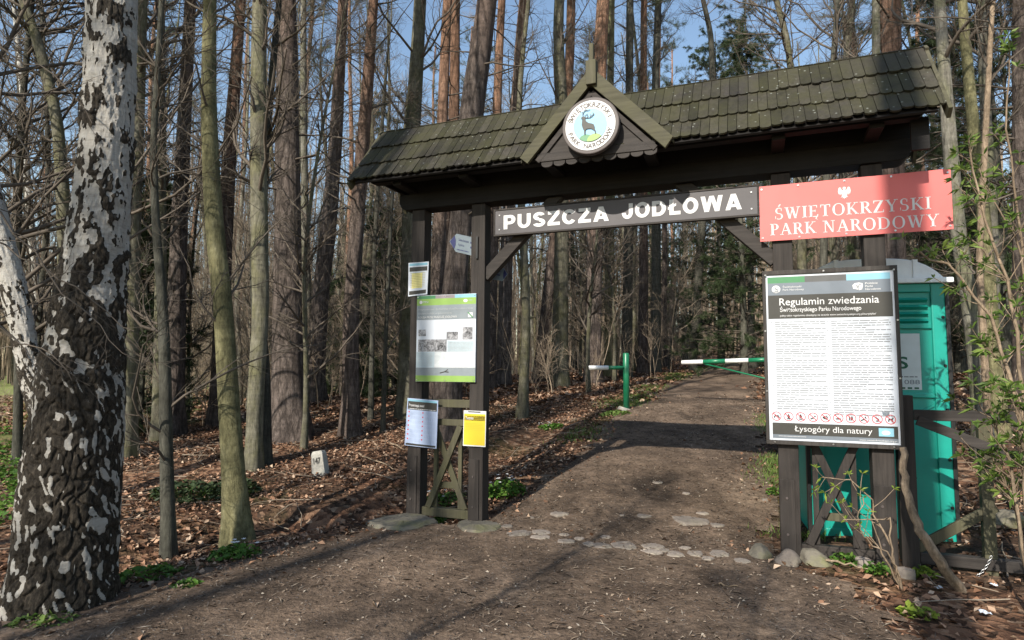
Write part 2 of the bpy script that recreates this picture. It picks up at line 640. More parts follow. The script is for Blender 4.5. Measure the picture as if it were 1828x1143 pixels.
def tube_batch(P, R, k):
    """P (B,n,3) centre lines, R (B,n) radii -> vertices, quads"""
    B, n, _ = P.shape
    T = norm(np.gradient(P, axis=1))
    mt = norm(T.mean(1))
    ref = np.where(np.abs(mt[:, 2:3]) > .8, np.array([[1.0, 0, 0]]), np.array([[0, 0, 1.0]]))
    a = norm(np.cross(mt, ref))[:, None, :]
    n1 = norm(a - (a * T).sum(-1, keepdims=True) * T)
    n2 = np.cross(T, n1)
    ang = np.arange(k) * 2 * np.pi / k
    V = P[:, :, None, :] + R[:, :, None, None] * (np.cos(ang)[None, None, :, None] * n1[:, :, None, :] + np.sin(ang)[None, None, :, None] * n2[:, :, None, :])
    V = V.reshape(-1, 3)
    b = np.arange(B)[:, None, None] * n * k
    i = np.arange(n - 1)[None, :, None] * k
    j = np.arange(k)[None, None, :]
    j2 = (j + 1) % k
    Q = np.stack([b + i + j, b + i + j2, b + i + k + j2, b + i + k + j], -1).reshape(-1, 4)
    return V, Q


class Soup:
    """big numpy mesh made of quads and triangles"""
    def __init__(self):
        self.V, self.F, self.n = [], [], 0
        self.M = []

    def add(self, V, F, m=0):
        self.V.append(np.asarray(V, float))
        F = np.asarray(F)
        self.F.append(F + self.n)
        self.M.append(np.full(len(F), m))
        self.n += len(V)
        return self

    def mesh(self, name, mats, smooth=False):
        V = np.concatenate(self.V)
        me = bpy.data.meshes.new(name)
        me.vertices.add(len(V))
        me.vertices.foreach_set('co', V.astype(np.float32).ravel())
        loops = np.concatenate([f.ravel() for f in self.F]).astype(np.int32)
        tot = np.concatenate([np.full(len(f), f.shape[1]) for f in self.F]).astype(np.int32)
        start = np.concatenate([[0], np.cumsum(tot)[:-1]]).astype(np.int32)
        me.loops.add(len(loops))
        me.loops.foreach_set('vertex_index', loops)
        me.polygons.add(len(tot))
        me.polygons.foreach_set('loop_start', start)
        me.polygons.foreach_set('loop_total', tot)
        if not isinstance(mats, (list, tuple)):
            mats = [mats]
        for mm in mats:
            me.materials.append(mm)
        if len(mats) > 1:
            me.polygons.foreach_set('material_index', np.concatenate(self.M).astype(np.int32))
        me.update(calc_edges=True)
        me.validate()
        if smooth:
            me.polygons.foreach_set('use_smooth', np.ones(len(tot), bool))
        return me


# ---------------------------------------------------------------- text
_tc = {}


def text_geo(s, bold=0.0):
    key = (s, bold)
    if key in _tc:
        return _tc[key]
    cu = bpy.data.curves.new('t', 'FONT')
    cu.body = s
    cu.size = 1.0
    cu.offset = bold
    cu.resolution_u = 4
    o = bpy.data.objects.new('t', cu)
    COL.objects.link(o)
    bpy.context.view_layer.update()
    dg = bpy.context.evaluated_depsgraph_get()
    me = bpy.data.meshes.new_from_object(o.evaluated_get(dg))
    V = np.array([v.co[:2] for v in me.vertices]) if len(me.vertices) else np.zeros((0, 2))
    F = [list(p.vertices) for p in me.polygons]
    bpy.data.objects.remove(o)
    bpy.data.curves.remove(cu)
    bpy.data.meshes.remove(me)
    _tc[key] = (V, F)
    return V, F


CAP = None


def cap_h():
    global CAP
    if CAP is None:
        CAP = float(text_geo('H')[0][:, 1].max())
    return CAP


class Sheet:
    """flat sign face given by its four corners (u,w): top-left, top-right, bottom-right, bottom-left"""
    def __init__(self, tl, tr, br, bl, v, step=.0022):
        self.c = [np.array(p, float) for p in (tl, tr, br, bl)]
        self.v = v
        self.step = step

    def pt(self, a, b):
        tl, tr, br, bl = self.c
        return (tl * (1 - a) + tr * a) * (1 - b) + (bl * (1 - a) + br * a) * b

    def panel(self, mb, th, m=0):
        return mb.prism([tuple(p) for p in self.c][::-1], self.v, self.v + th, m)

    def rect(self, mb, a0, a1, b0, b1, m=0, lay=1):
        return mb.poly([tuple(self.pt(a, b)) for a, b in ((a0, b1), (a1, b1), (a1, b0), (a0, b0))], self.v - self.step * lay, m)

    def text(self, mb, s, a0, a1, base0, base1, caph, m=0, lay=2, bold=0.0):
        mb.grp += 1
        V, F = text_geo(s, bold)
        x0, x1 = V[:, 0].min(), V[:, 0].max()
        H = cap_h()
        pts = []
        for x, y in V:
            t = (x - x0) / (x1 - x0)
            a = a0 + (a1 - a0) * t
            b = base0 + (base1 - base0) * t - y / H * caph
            p = self.pt(a, b)
            pts.append((p[0], self.v - self.step * lay, p[1]))
        mb.add(pts, F, m)
        mb.grp += 1
        return mb

    def words(self, mb, a0, a1, b, h, rng, m=0, lay=1, gap=.012):
        mb.grp += 1
        """an illegible line of very small print"""
        a = a0
        while a < a1 - .006:
            wd = min(rng.uniform(.02, .075), a1 - a)
            self.rect(mb, a, a + wd, b - h / 2, b + h / 2, m, lay)
            a += wd + gap
        mb.grp += 1

    def disc(self, mb, a, b, ra, rb, m=0, lay=1, n=24):
        mb.grp += 1
        return mb.poly([tuple(self.pt(a + ra * math.cos(-t), b + rb * math.sin(-t))) for t in np.linspace(0, 2 * np.pi, n, endpoint=False)], self.v - self.step * lay, m)

    def ring(self, mb, a, b, ra, rb, k, m=0, lay=1, n=24):
        vs, fs = [], []
        for i in range(n):
            t = 2 * np.pi * i / n
            for s in (1, k):
                p = self.pt(a + ra * s * math.cos(t), b + rb * s * math.sin(t))
                vs.append((p[0], self.v - self.step * lay, p[1]))
        for i in range(n):
            j = (i + 1) % n
            fs.append((2 * i, 2 * j, 2 * j + 1, 2 * i + 1))
        return mb.add(vs, fs, m)

    def line(self, mb, pts, wid, m=0, lay=2):
        """stroke in sheet units; wid in metres"""
        for p, q in zip(pts[:-1], pts[1:]):
            P, Q = self.pt(*p), self.pt(*q)
            d = Q - P
            L = np.linalg.norm(d)
            if L < 1e-6: continue
            d = d / L
            n = np.array([-d[1], d[0]]) * wid / 2
            P = P - d * wid * .25; Q = Q + d * wid * .25
            mb.poly([tuple(P - n), tuple(Q - n), tuple(Q + n), tuple(P + n)], self.v - self.step * lay, m)
        return mb


def screws(sh, parent, org, spots, r=.008):
    for a, b in spots:
        mb = MB()
        sh.disc(mb, a, b, r / np.linalg.norm(sh.c[1] - sh.c[0]), r / np.linalg.norm(sh.c[3] - sh.c[0]), 0, 3, 10)
        p = sh.pt(a, b)
        mb.tube([(p[0], sh.v - sh.step * 3, p[1]), (p[0], sh.v + .004, p[1])], [r * .9, r * .9], 10)
        mb.build('screw', STEEL, parent, org)


# serif letters for the red sheet, strokes in a unit box: (x0,y0,x1,y1,weight)
def serif_glyph(ch):
    T, t, sf = .17, .06, .055

    def q(x0, y0, x1, y1, w):     # stroke with horizontal cut ends
        if abs(y1 - y0) > abs(x1 - x0) * .3:
            return [(x0 - w / 2, y0), (x0 + w / 2, y0), (x1 + w / 2, y1), (x1 - w / 2, y1)]
        return [(x0, y0 - w / 2), (x1, y1 - w / 2), (x1, y1 + w / 2), (x0, y0 + w / 2)]

    def ser(x, y, w):
        return [(x - w / 2, y), (x + w / 2, y), (x + w / 2, y + sf), (x - w / 2, y + sf)]

    def arc(cx, cy, rx, ry, a0, a1, thick, thin=t, n=14):
        out = []
        for i in range(n):
            A = math.radians(a0 + (a1 - a0) * i / n)
            Bb = math.radians(a0 + (a1 - a0) * (i + 1) / n)
            def pr(A):
                k = thin + (thick - thin) * abs(math.cos(A)) ** 1.5
                return (cx + (rx - k) * math.cos(A), cy + (ry - thin) * math.sin(A)), (cx + rx * math.cos(A), cy + ry * math.sin(A))
            (i0, o0), (i1, o1) = pr(A), pr(Bb)
            out.append([i0, o0, o1, i1])
        return out
    S = .34
    if ch == 'I': return .42, [q(.21, 0, .21, 1, T), ser(.21, 0, .38), ser(.21, 1 - sf, .38)]
    if ch == 'K': return .92, [q(.2, 0, .2, 1, T), ser(.2, 0, .38), ser(.2, 1 - sf, .38), q(.26, .42, .72, 1, t), q(.38, .55, .8, 0, T), ser(.72, 1 - sf, .3), ser(.78, 0, .3)]
    if ch == 'R': return .86, [q(.2, 0, .2, 1, T), ser(.2, 0, .38), ser(.16, 1 - sf, .3)] + arc(.34, .74, .36, .26, -90, 90, T) + [[(.2, .94), (.36, .94), (.36, 1), (.2, 1)], [(.2, .48), (.36, .48), (.36, .54), (.2, .54)], q(.45, .5, .76, 0, T), ser(.78, 0, .2)]
    if ch == 'P': return .74, [q(.2, 0, .2, 1, T), ser(.2, 0, .38), ser(.16, 1 - sf, .3)] + arc(.34, .72, .36, .28, -90, 90, T) + [[(.2, .94), (.36, .94), (.36, 1), (.2, 1)], [(.2, .44), (.36, .44), (.36, .5), (.2, .5)]]
    if ch == 'D': return .98, [q(.2, 0, .2, 1, T), ser(.16, 0, .3), ser(.16, 1 - sf, .3)] + arc(.38, .5, .54, .5, -90, 90, T) + [[(.2, .94), (.4, .94), (.4, 1), (.2, 1)], [(.2, 0), (.4, 0), (.4, .06), (.2, .06)]]
    if ch == 'O': return 1.0, arc(.5, .5, .46, .52, 0, 360, T, t, 28)
    if ch == 'T': return .84, [q(.42, 0, .42, 1, T), ser(.42, 0, .4), [(.04, .94), (.8, .94), (.8, 1), (.04, 1)], [(.04, .76), (.09, .76), (.11, .96), (.04, .96)], [(.75, .76), (.8, .76), (.8, .96), (.73, .96)]]
    if ch in 'EĘ':
        out = [q(.2, 0, .2, 1, T), ser(.18, 0, .34), ser(.18, 1 - sf, .34), [(.2, .94), (.68, .94), (.68, 1), (.2, 1)], [(.2, 0), (.74, 0), (.74, .06), (.2, .06)], [(.2, .48), (.54, .48), (.54, .54), (.2, .54)],
               [(.63, .78), (.68, .78), (.68, .96), (.62, .96)], [(.69, .2), (.76, .22), (.73, .04), (.66, .04)], [(.51, .4), (.55, .4), (.55, .62), (.51, .62)]]
        if ch == 'Ę':
            out += [q(.66, .02, .56, -.14, .08), q(.56, -.14, .7, -.24, .07)]
        return .8, out
    if ch in 'SŚ':
        out = arc(.36, .74, .28, .27, 50, 270, T * .85) + arc(.36, .25, .31, .27, -130, 90, T * .85)
        out += [[(.53, .72), (.58, .72), (.58, .98), (.53, .9)], [(.06, .28), (.11, .28), (.11, .1), (.06, .02)]]
        if ch == 'Ś': out += [q(.34, 1.1, .48, 1.3, .11)]
        return .72, out
    if ch == 'W': return 1.3, [q(.16, 1, .42, 0, T), q(.42, 0, .66, 1, t), q(.6, 1, .88, 0, T), q(.88, 0, 1.12, 1, t), ser(.16, 1 - sf, .32), ser(.6, 1 - sf, .3), ser(1.12, 1 - sf, .3)]
    if ch == 'Z': return .84, [[(.06, .94), (.78, .94), (.78, 1), (.06, 1)], [(.04, 0), (.8, 0), (.8, .06), (.04, .06)], [(.04, .03), (.25, .03), (.78, .97), (.57, .97)], [(.06, .78), (.11, .78), (.13, .96), (.06, .96)], [(.76, .22), (.8, .22), (.8, .04), (.73, .04)]]
    if ch == 'Y': return .9, [q(.45, 0, .45, .5, T), q(.14, 1, .45, .42, T), q(.45, .42, .76, 1, t), ser(.45, 0, .38), ser(.15, 1 - sf, .34), ser(.76, 1 - sf, .28)]
    if ch == 'A': return .94, [q(.12, 0, .46, 1, t), q(.8, 0, .46, 1, T), [(.26, .32), (.68, .32), (.68, .38), (.26, .38)], ser(.13, 0, .28), ser(.79, 0, .34)]
    if ch == 'N': return 1.0, [q(.2, 0, .2, 1, t), q(.8, 0, .8, 1, t), [(.14, 1), (.32, 1), (.84, 0), (.72, 0)], ser(.2, 0, .3), ser(.12, 1 - sf, .24), ser(.8, 1 - sf, .3)]
    return .5, []


def heavy_glyph(ch):
    """broad heavy grotesque capitals in a unit cap box"""
    T, h = .30, .23

    def arc(cx, cy, rx, ry, a0, a1, n=16):
        out = []
        for i in range(n):
            A = math.radians(a0 + (a1 - a0) * i / n); Bb = math.radians(a0 + (a1 - a0) * (i + 1) / n)
            pr = lambda q: ((cx + (rx - T) * math.cos(q), cy + (ry - h) * math.sin(q)), (cx + rx * math.cos(q), cy + ry * math.sin(q)))
            (i0, o0), (i1, o1) = pr(A), pr(Bb)
            out.append([i0, o0, o1, i1])
        return out

    def box(x0, y0, x1, y1): return [(x0, y0), (x1, y0), (x1, y1), (x0, y1)]
    if ch == 'P': return .92, [box(0, 0, T, 1), box(T, 1 - h + .02, .52, 1), box(T, .33, .52, .33 + h - .02)] + arc(.52, .665, .40, .335, -90, 90)
    if ch == 'U': return 1.0, [box(0, .42, T, 1), box(.7, .42, 1, 1)] + arc(.5, .42, .5, .44, 180, 360, 20)
    if ch == 'S': return .94, arc(.47, .725, .44, .295, 20, 270, 18) + arc(.47, .275, .47, .295, -160, 90, 18)
    if ch == 'Z': return .90, [box(.03, 1 - h, .87, 1), box(0, 0, .9, h), [(0, h), (.38, h), (.87, 1 - h), (.49, 1 - h)]]
    if ch == 'C': return 1.0, arc(.52, .5, .52, .52, 35, 325, 26)
    if ch == 'O': return 1.08, arc(.54, .5, .54, .52, 0, 360, 32)
    if ch == 'D': return 1.0, [box(0, 0, T, 1), box(T, 1 - h, .46, 1), box(T, 0, .46, h)] + arc(.46, .5, .54, .5, -90, 90, 20)
    if ch == 'A': return 1.08, [[(0, 0), (.31, 0), (.70, 1), (.38, 1)], [(.77, 0), (1.08, 0), (.70, 1), (.40, 1)], box(.28, .17, .80, .36)]
    if ch == 'J': return .82, [box(.52, .4, .82, 1)] + arc(.41, .4, .41, .42, 180, 360, 18)
    if ch == 'Ł': return .86, [box(.08, 0, .08 + T, 1), box(.08 + T, 0, .86, h), [(-.02, .34), (.56, .58), (.56, .74), (-.02, .50)]]
    if ch == 'W': return 1.5, [[(0, 1), (.30, 1), (.55, 0), (.25, 0)], [(.25, 0), (.55, 0), (.86, 1), (.60, 1)], [(.64, 1), (.90, 1), (1.25, 0), (.95, 0)], [(.95, 0), (1.25, 0), (1.5, 1), (1.2, 1)]]
    return .5, []


# ---------------------------------------------------------------- ground and path
def grid_axis(lo, hi, f0, f1, fine, growth=1.13):
    a = list(np.arange(f0, f1 + 1e-6, fine))
    st = fine
    while a[-1] < hi:
        st *= growth
        a.append(a[-1] + st)
    st = fine
    while a[0] > lo:
        st *= growth
        a.insert(0, a[0] - st)
    return np.array(a)


gx = grid_axis(-400, 400, -10, 9, .16)
gy = grid_axis(-60, 700, 1.5, 15, .16)
X, Y = np.meshgrid(gx, gy)
Z = ter(X, Y)
nx, ny = len(gx), len(gy)
idx = np.arange(nx * ny).reshape(ny, nx)
Q = np.stack([idx[:-1, :-1], idx[:-1, 1:], idx[1:, 1:], idx[1:, :-1]], -1).reshape(-1, 4)
me = Soup().add(np.stack([X, Y, Z], -1).reshape(-1, 3), Q).mesh('ground', ground_mat(), True)
tag(link('ground', me), kind='structure')

# the path: its own sheet just above the ground, with a ragged edge
pu = np.arange(-5, 15, .07)
ps = np.concatenate([np.arange(-9, 9, .07), 9 + np.cumsum(.07 * 1.04 ** np.arange(95))])
ps = ps[ps < 70]
U, S = np.meshgrid(pu, ps)
XX = GX + U * CY - S * SY
YY = GY + U * SY + S * CY
rag = .10 * np.sin(XX * 5.1 + 2 * np.sin(YY * 3.3)) + .07 * np.sin(YY * 9.7 + XX * 6.1) + .05 * np.sin(XX * 21 + YY * 17) + np.random.default_rng(5).uniform(-.06, .06, XX.shape)
inside = path_d(U, S) + rag > 0
ZZ = ter(XX, YY) + .014 + .012 * np.clip(path_d(U, S) / .4, -1, 1)
ix = np.arange(U.size).reshape(U.shape)
cell = inside[:-1, :-1] & inside[:-1, 1:] & inside[1:, 1:] & inside[1:, :-1]
Q = np.stack([ix[:-1, :-1], ix[:-1, 1:], ix[1:, 1:], ix[1:, :-1]], -1)[cell]
used = np.unique(Q)
remap = np.full(U.size, -1)
remap[used] = np.arange(len(used))
PV = np.stack([XX, YY, ZZ], -1).reshape(-1, 3)[used]
me = Soup().add(PV, remap[Q]).mesh('path', path_mat(), True)
tag(link('path', me), kind='structure')

# ---------------------------------------------------------------- the gate
PA, PB, PC, PD = 0.0, .697, 3.524, 4.2016
gate, G0 = gthing('timber_gate', 'tall dark timber gateway with mossy shingle roof and pointed gable over the forest path', 'gate', 2.2, 0.07, 0)
for u, w0 in ((PA, 0), (PB, -.02), (PC, 0.0), (PD, -.01)):
    mb = MB()
    mb.box(u, u + PW, 0, PW, w0, 3.185)
    o = mb.build('post', W_DARK, gate, G0, .006)
    pl = MB()
    pl.box(u + .003, u + PW * .76, -.013, -.0005, w0 + .003, .62)
    pl.build('lower_plank', W_DARK, o, G0, .003)
    for wv in (.18, .47):
        b = MB()
        b.tube([(u + .055, -.014, w0 + wv), (u + .055, -.021, w0 + wv)], [.011, .009], 10)
        b.build('bolt', RIM, o, G0)


def beam_profile(u0, u1, w0, w1, r):
    pts = []
    for cx, sg in ((u0, -1), (u1, 1)):
        arc = [(cx - sg * r + sg * r * math.sin(t), w0 + r - r * math.cos(t)) for t in np.linspace(0, math.pi / 2, 7)]
        if sg < 0:
            pts += [(u0, w1)] + arc[::-1]
        else:
            pts += arc + [(u1, w1)]
    return pts


MB().prism(beam_profile(-.14, 4.56, 3.187, 3.355, .09), -.03, .183).build('main_beam', W_SHADE, gate, G0, .005)
MB().prism(beam_profile(-.05, 4.60, 3.357, 3.50, .07), -.02, .173).build('upper_beam', W_SHADE, gate, G0, .005)
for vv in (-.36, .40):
    MB().prism(beam_profile(-.30, 4.58, 3.40, 3.50, .05), vv, vv + .1).build('purlin', W_SHADE, gate, G0, .004)
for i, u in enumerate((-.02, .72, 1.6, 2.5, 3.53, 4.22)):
    MB().box(u, u + .1, -.36, .5, 3.355, 3.398).build('cross_tie', W_SHADE, gate, G0, .004)
# knee braces under the beam
MB().bar((.83, 2.44), (1.62, 3.22), .11, .03, .12).build('knee_brace', W_DARKX, gate, G0, .005)
MB().bar((3.545, 2.44), (2.76, 3.22), .11, .03, .12).build('knee_brace', W_DARKX, gate, G0, .005)

# roof : front and back slope of three shingle courses each
WR, WE, VE, VR = 4.118, 3.402, -.48, .08
rng = np.random.default_rng(3)


def roof_slope(side, name):
    mb = MB()
    du = VR - VE
    L = math.hypot(du, WR - WE)
    sl = np.array([du * -1 * (1 if side < 0 else -1), -(WR - WE)]) / L     # down-slope in (v,w)
    sl = np.array([-du / L if side < 0 else du / L, -(WR - WE) / L])
    nr = np.array([sl[1], -sl[0]]) if side < 0 else np.array([-sl[1], sl[0]])   # outward normal
    if nr[1] < 0: nr = -nr
    for c in range(3):
        t0 = c / 3 * L - .02
        t1 = (c + 1) / 3 * L + (.045 if c < 2 else -.005)
        u = -.44 - .02 * c
        while u < 4.68:
            wd = rng.uniform(.068, .088)
            g = .004
            e = rng.uniform(-.016, .016)
            lift0, lift1 = .010, .031 + rng.uniform(-.004, .007)
            th = .016
            # skew follows the slightly longer eave
            def P(uu, t, l):
                return (uu, VR + sl[0] * t + nr[0] * l, WR + sl[1] * t + nr[1] * l)
            ua, ub = u, min(u + wd - g, 4.69)
            prof = [(ua, t0), (ub, t0), (ub, t1 + e - .016), (ub - .022, t1 + e), (ua + .022, t1 + e), (ua, t1 + e - .016)]
            top = [P(x, t, lift0 + (lift1 - lift0) * (t - t0) / (t1 - t0) + .0) for x, t in prof]
            bot = [P(x, t, lift0 + (lift1 - lift0) * (t - t0) / (t1 - t0) - th) for x, t in prof]
            n = 6
            fs = [tuple(range(n)) if side < 0 else tuple(range(n))[::-1], tuple(range(2 * n - 1, n - 1, -1)) if side < 0 else tuple(range(n, 2 * n))]
            for i in range(n):
                j = (i + 1) % n
                fs.append((i, n + i, n + j, j) if side < 0 else (j, n + j, n + i, i))
            mb.add(top + bot, fs)
            u += wd
    o = mb.build(name, W_SHING, gate, G0)
    # boarding under the shingles
    bd = MB()
    a, b = (VR, WR - .02), (VR + sl[0] * L * .98, WR - .02 + sl[1] * L * .98)
    vs = []
    for uu in (-.40, 4.64):
        vs += [(uu, a[0], a[1]), (uu, b[0], b[1]), (uu, b[0] - nr[0] * .02, b[1] - nr[1] * .02), (uu, a[0] - nr[0] * .02, a[1] - nr[1] * .02)]
    bd.add(vs, [(0, 1, 2, 3), (7, 6, 5, 4), (0, 4, 5, 1), (1, 5, 6, 2), (2, 6, 7, 3), (3, 7, 4, 0)])
    bd.build('soffit_board', W_SHADE, o, G0)
    # end verge boards
    for uu in (-.468, 4.692):
        vb = MB()
        q0, q1 = np.array([VR, WR + .03]), np.array([VR, WR + .03]) + sl * (L + .06)
        w2 = nr * .085
        c4 = [q0, q1, q1 - w2, q0 - w2]
        vs = [(uu, p[0], p[1]) for p in c4] + [(uu + .026, p[0], p[1]) for p in c4]
        vb.add(vs, [(0, 1, 2, 3), (7, 6, 5, 4), (0, 4, 5, 1), (1, 5, 6, 2), (2, 6, 7, 3), (3, 7, 4, 0)])
        vb.build('verge_board', W_OLIVE, o, G0)
    return o


roof_slope(-1, 'front_roof')
roof_slope(1, 'back_roof')
MB().box(4.50, 4.62, -.30, -.27, 3.17, 3.42).build('hanging_end_board', W_SHADE, gate, G0, .003)
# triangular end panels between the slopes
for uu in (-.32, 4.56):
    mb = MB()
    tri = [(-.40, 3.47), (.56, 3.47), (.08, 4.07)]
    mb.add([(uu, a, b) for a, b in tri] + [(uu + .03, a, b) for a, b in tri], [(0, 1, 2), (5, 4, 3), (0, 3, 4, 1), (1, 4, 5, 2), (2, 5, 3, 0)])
    mb.build('end_panel', W_SHADE, gate, G0)

# gable dormer with barge boards
GV = -.535
apx, tl, tr = np.array(on_v(1050, 119, GV)), np.array(on_v(925, 283, GV)), np.array(on_v(1198, 241, GV))
amid = on_v(1049, 151, GV)
for tip, low in ((tl, on_v(939, 293, GV)), (tr, on_v(1184, 262, GV))):
    MB().prism([tuple(apx), tuple(tip), tuple(low), amid], GV - .02, GV + .018).build('barge_board', W_BARGE, gate, G0, .004)
for tip, sg in ((tl, -1), (tr, 1)):            # little roof slopes running back to the main roof
    mb = MB()
    a0 = apx - np.array([0, .012]); t0 = tip - np.array([0, .012])
    vs = [(a0[0], GV + .02, a0[1]), (t0[0], GV + .02, t0[1]), (t0[0], -.44, t0[1]), (a0[0], .03, a0[1])]
    vs += [(x, y, z - .028) for x, y, z in vs]
    mb.add(vs, [(0, 1, 2, 3), (7, 6, 5, 4), (0, 4, 5, 1), (1, 5, 6, 2), (2, 6, 7, 3), (3, 7, 4, 0)])
    mb.build('gable_slope', W_SHING, gate, G0)
# inner frame and back boards
mb = MB()
it, il, ir = np.array(on_v(1050, 163, GV + .02)), np.array(on_v(955, 288, GV + .02)), np.array(on_v(1166, 261, GV + .02))
mb.bar(il, it, .05, GV + .0185, GV + .034)
mb.bar(it, ir, .05, GV + .0195, GV + .035)
mb.bar(il + [0.0, .03], ir + [0.0, .03], .075, GV + .0205, GV + .0355)
mb.build('gable_frame', W_DARKX, gate, G0, .003)
MB().prism([tuple(il + [.02, .02]), tuple(ir + [-.02, .02]), tuple(it)], GV + .038, GV + .046).build('gable_panel', W_DARKX, gate, G0)
mb = MB()
for k in range(9):
    c0_, c1_ = on_v(962, 291, GV + .03), on_v(1170, 266, GV + .03)
    du_ = (c1_[0] - c0_[0]) / 9
    c, hw, wz = c0_[0] + (k + .5) * du_, du_ * .46, (c0_[1] + c1_[1]) / 2
    mb.prism([(c - hw, wz + .03)] + [(c + hw * math.cos(t), wz - .005 + .03 * math.sin(t)) for t in np.linspace(math.pi, 2 * math.pi, 9)] + [(c + hw, wz + .03)], GV + .03, GV + .05)
mb.build('scalloped_trim', W_DARKX, gate, G0)
mb = MB()
f0, f1, f2, f3 = on_v(1040, 150, GV - .05), on_v(1057.5, 103, GV - .05), on_v(1044.8, 102, GV - .035), on_v(1052.5, 74, GV - .035)
mb.box(f0[0], f1[0], GV - .055, GV + .03, f0[1], f1[1])
mb.box(f2[0], f3[0], GV - .035, GV + .01, f1[1] + .001, f3[1])
o = mb.build('finial', W_OLIVE, gate, G0, .006)

# lattice panels between the posts
def lattice(uL, uR, nm_mat, mats, w_top, top_rails, sgn):
    m1 = mats
    MB().box(uL, uR, .04, .115, .017, .103).build('bottom_rail', m1, gate, G0, .005)
    mid = (uL + uR) / 2
    for uu in (mid - .139, mid + .139):
        MB().box(uu - .021, uu + .021, .075, .11, .13 if False else .104, w_top).build('lattice_upright', m1, gate, G0, .003)
    MB().box(mid - .118, mid + .118, .07, .1, .30, .362).build('lattice_rail', W_OLIVE, gate, G0, .003)
    MB().bar((mid - .20, .105), (mid + .155, w_top - .0), .062, .03, .066).build('lattice_brace', m1, gate, G0, .003)
    MB().bar((mid + .20, .105), (mid - .155, w_top - .0), .062, .0675, .072 + .02).build('lattice_brace', m1, gate, G0, .003)
    for w0, w1 in top_rails:
        MB().box(uL, uR, .05, .10, w0, w1).build('cross_rail', m1, gate, G0, .004)


lattice(PA + PW, PB, None, W_OLIVE, .93, [(1.115, 1.195), (.932, .995)], 1)
lattice(PC + PW, PD, None, W_DARK, .93, [(.932, 1.0)], 1)

# ---------------------------------------------------------------- round emblem on the gable
EV = GV - .075
ec = np.array(on_v(1055.4, 224.6, EV)); ER = .250
ec = ec + np.array([-.03, .016])
emb, E0 = gthing('round_emblem', 'round white emblem of a stag on blue with lettering around it on the gable', 'emblem', ec[0], EV, ec[1])
circ = lambda r, n=48, c=ec: [(c[0] + r * math.cos(t), c[1] + r * math.sin(t)) for t in np.linspace(0, 2 * math.pi, n, endpoint=False)]
mb = MB(); mb.prism(circ(ER), EV, EV + .055)
mb.build('rim', RIM, emb, E0, .008)
R1 = ER * .875
MB().prism(circ(R1), EV - .004, EV - .0005).build('face', WHITE, emb, E0)
MB().prism(circ(R1 * .665), EV - .008, EV - .0045).build('blue_field', SKYB, emb, E0)
KE = R1 / 211.0


def epx(x, y):
    return (ec[0] + (x - 634) * KE, ec[1] - (y - 780) * KE)


mb = MB()
for m, (cx, cy, rx, ry) in enumerate(((597, 897, 56, 42), (675, 912, 66, 55))):
    pts = []
    for t in np.linspace(0, 2 * math.pi, 40, endpoint=False):
        x, y = cx + rx * math.cos(t), cy + ry * math.sin(t)
        dx, dy = x - 634, y - 780
        r = math.hypot(dx, dy)
        if r > 139:
            dx *= 139 / r; dy *= 139 / r
        pts.append(epx(634 + dx, 780 + dy))
    mb.poly(pts[::-1], EV - .010 - .002 * m, m)
mb.build('hills', [GREENP, LIMEP], emb, E0)
stag = [(560, 712), (570, 702), (584, 704), (596, 712), (597, 728), (603, 745), (625, 764), (652, 772), (668, 782), (674, 800), (674, 818), (682, 832), (686, 860), (678, 861), (674, 838), (660, 824), (645, 814), (622, 811), (604, 812), (597, 824), (596, 857), (587, 858), (584, 820), (573, 800), (565, 772), (568, 745), (572, 724), (562, 720)]
mb = MB()
mb.prism([epx(*p) for p in stag], EV - .0165, EV - .0145)
V0 = EV - .0155
for pl, wd in (([(582, 706), (574, 690), (580, 668), (598, 652), (614, 655)], 6), ([(578, 674), (568, 662)], 5), ([(590, 660), (592, 645), (606, 640)], 5), ([(600, 653), (622, 656), (636, 650)], 5), ([(590, 706), (604, 718), (630, 720), (652, 712), (664, 692), (660, 680)], 6), ([(612, 719), (618, 700), (614, 690)], 5), ([(636, 719), (644, 700), (640, 690)], 5), ([(655, 706), (672, 692)], 5), ([(588, 700), (604, 690), (616, 684)], 5)):
    for p, q in zip(pl[:-1], pl[1:]):
        mb.bar(epx(*p), epx(*q), wd * KE, V0 - .0008, V0)
mb.build('stag', DARKP, emb, E0)
mb = MB()
H = cap_h()


def ring_text(s, rad, a_mid, span, flip, size):
    n = len(s)
    mb.grp += 1
    for i, ch in enumerate(s):
        if ch == ' ': continue
        V, F = text_geo(ch, .012)
        xm = (V[:, 0].min() + V[:, 0].max()) / 2
        f = i / (n - 1) - .5
        a = a_mid - f * span if not flip else a_mid + f * span
        k = size / H
        pts = []
        for x, y in V:
            lx, ly = (x - xm) * k, y * k
            if not flip:
                rr = rad + ly
                pts.append((ec[0] + rr * math.cos(a) + lx * math.sin(a), EV - .007, ec[1] + rr * math.sin(a) - lx * math.cos(a)))
            else:
                rr = rad - ly
                pts.append((ec[0] + rr * math.cos(a) - lx * math.sin(a), EV - .007, ec[1] + rr * math.sin(a) + lx * math.cos(a)))
        mb.add(pts, F)


ring_text('ŚWIĘTOKRZYSKI', R1 * .735, math.pi / 2, math.radians(142), False, R1 * .175)
ring_text('PARK NARODOWY', R1 * .915, -math.pi / 2, math.radians(142), True, R1 * .175)
mb.build_lines('lettering', RIM, emb, E0)

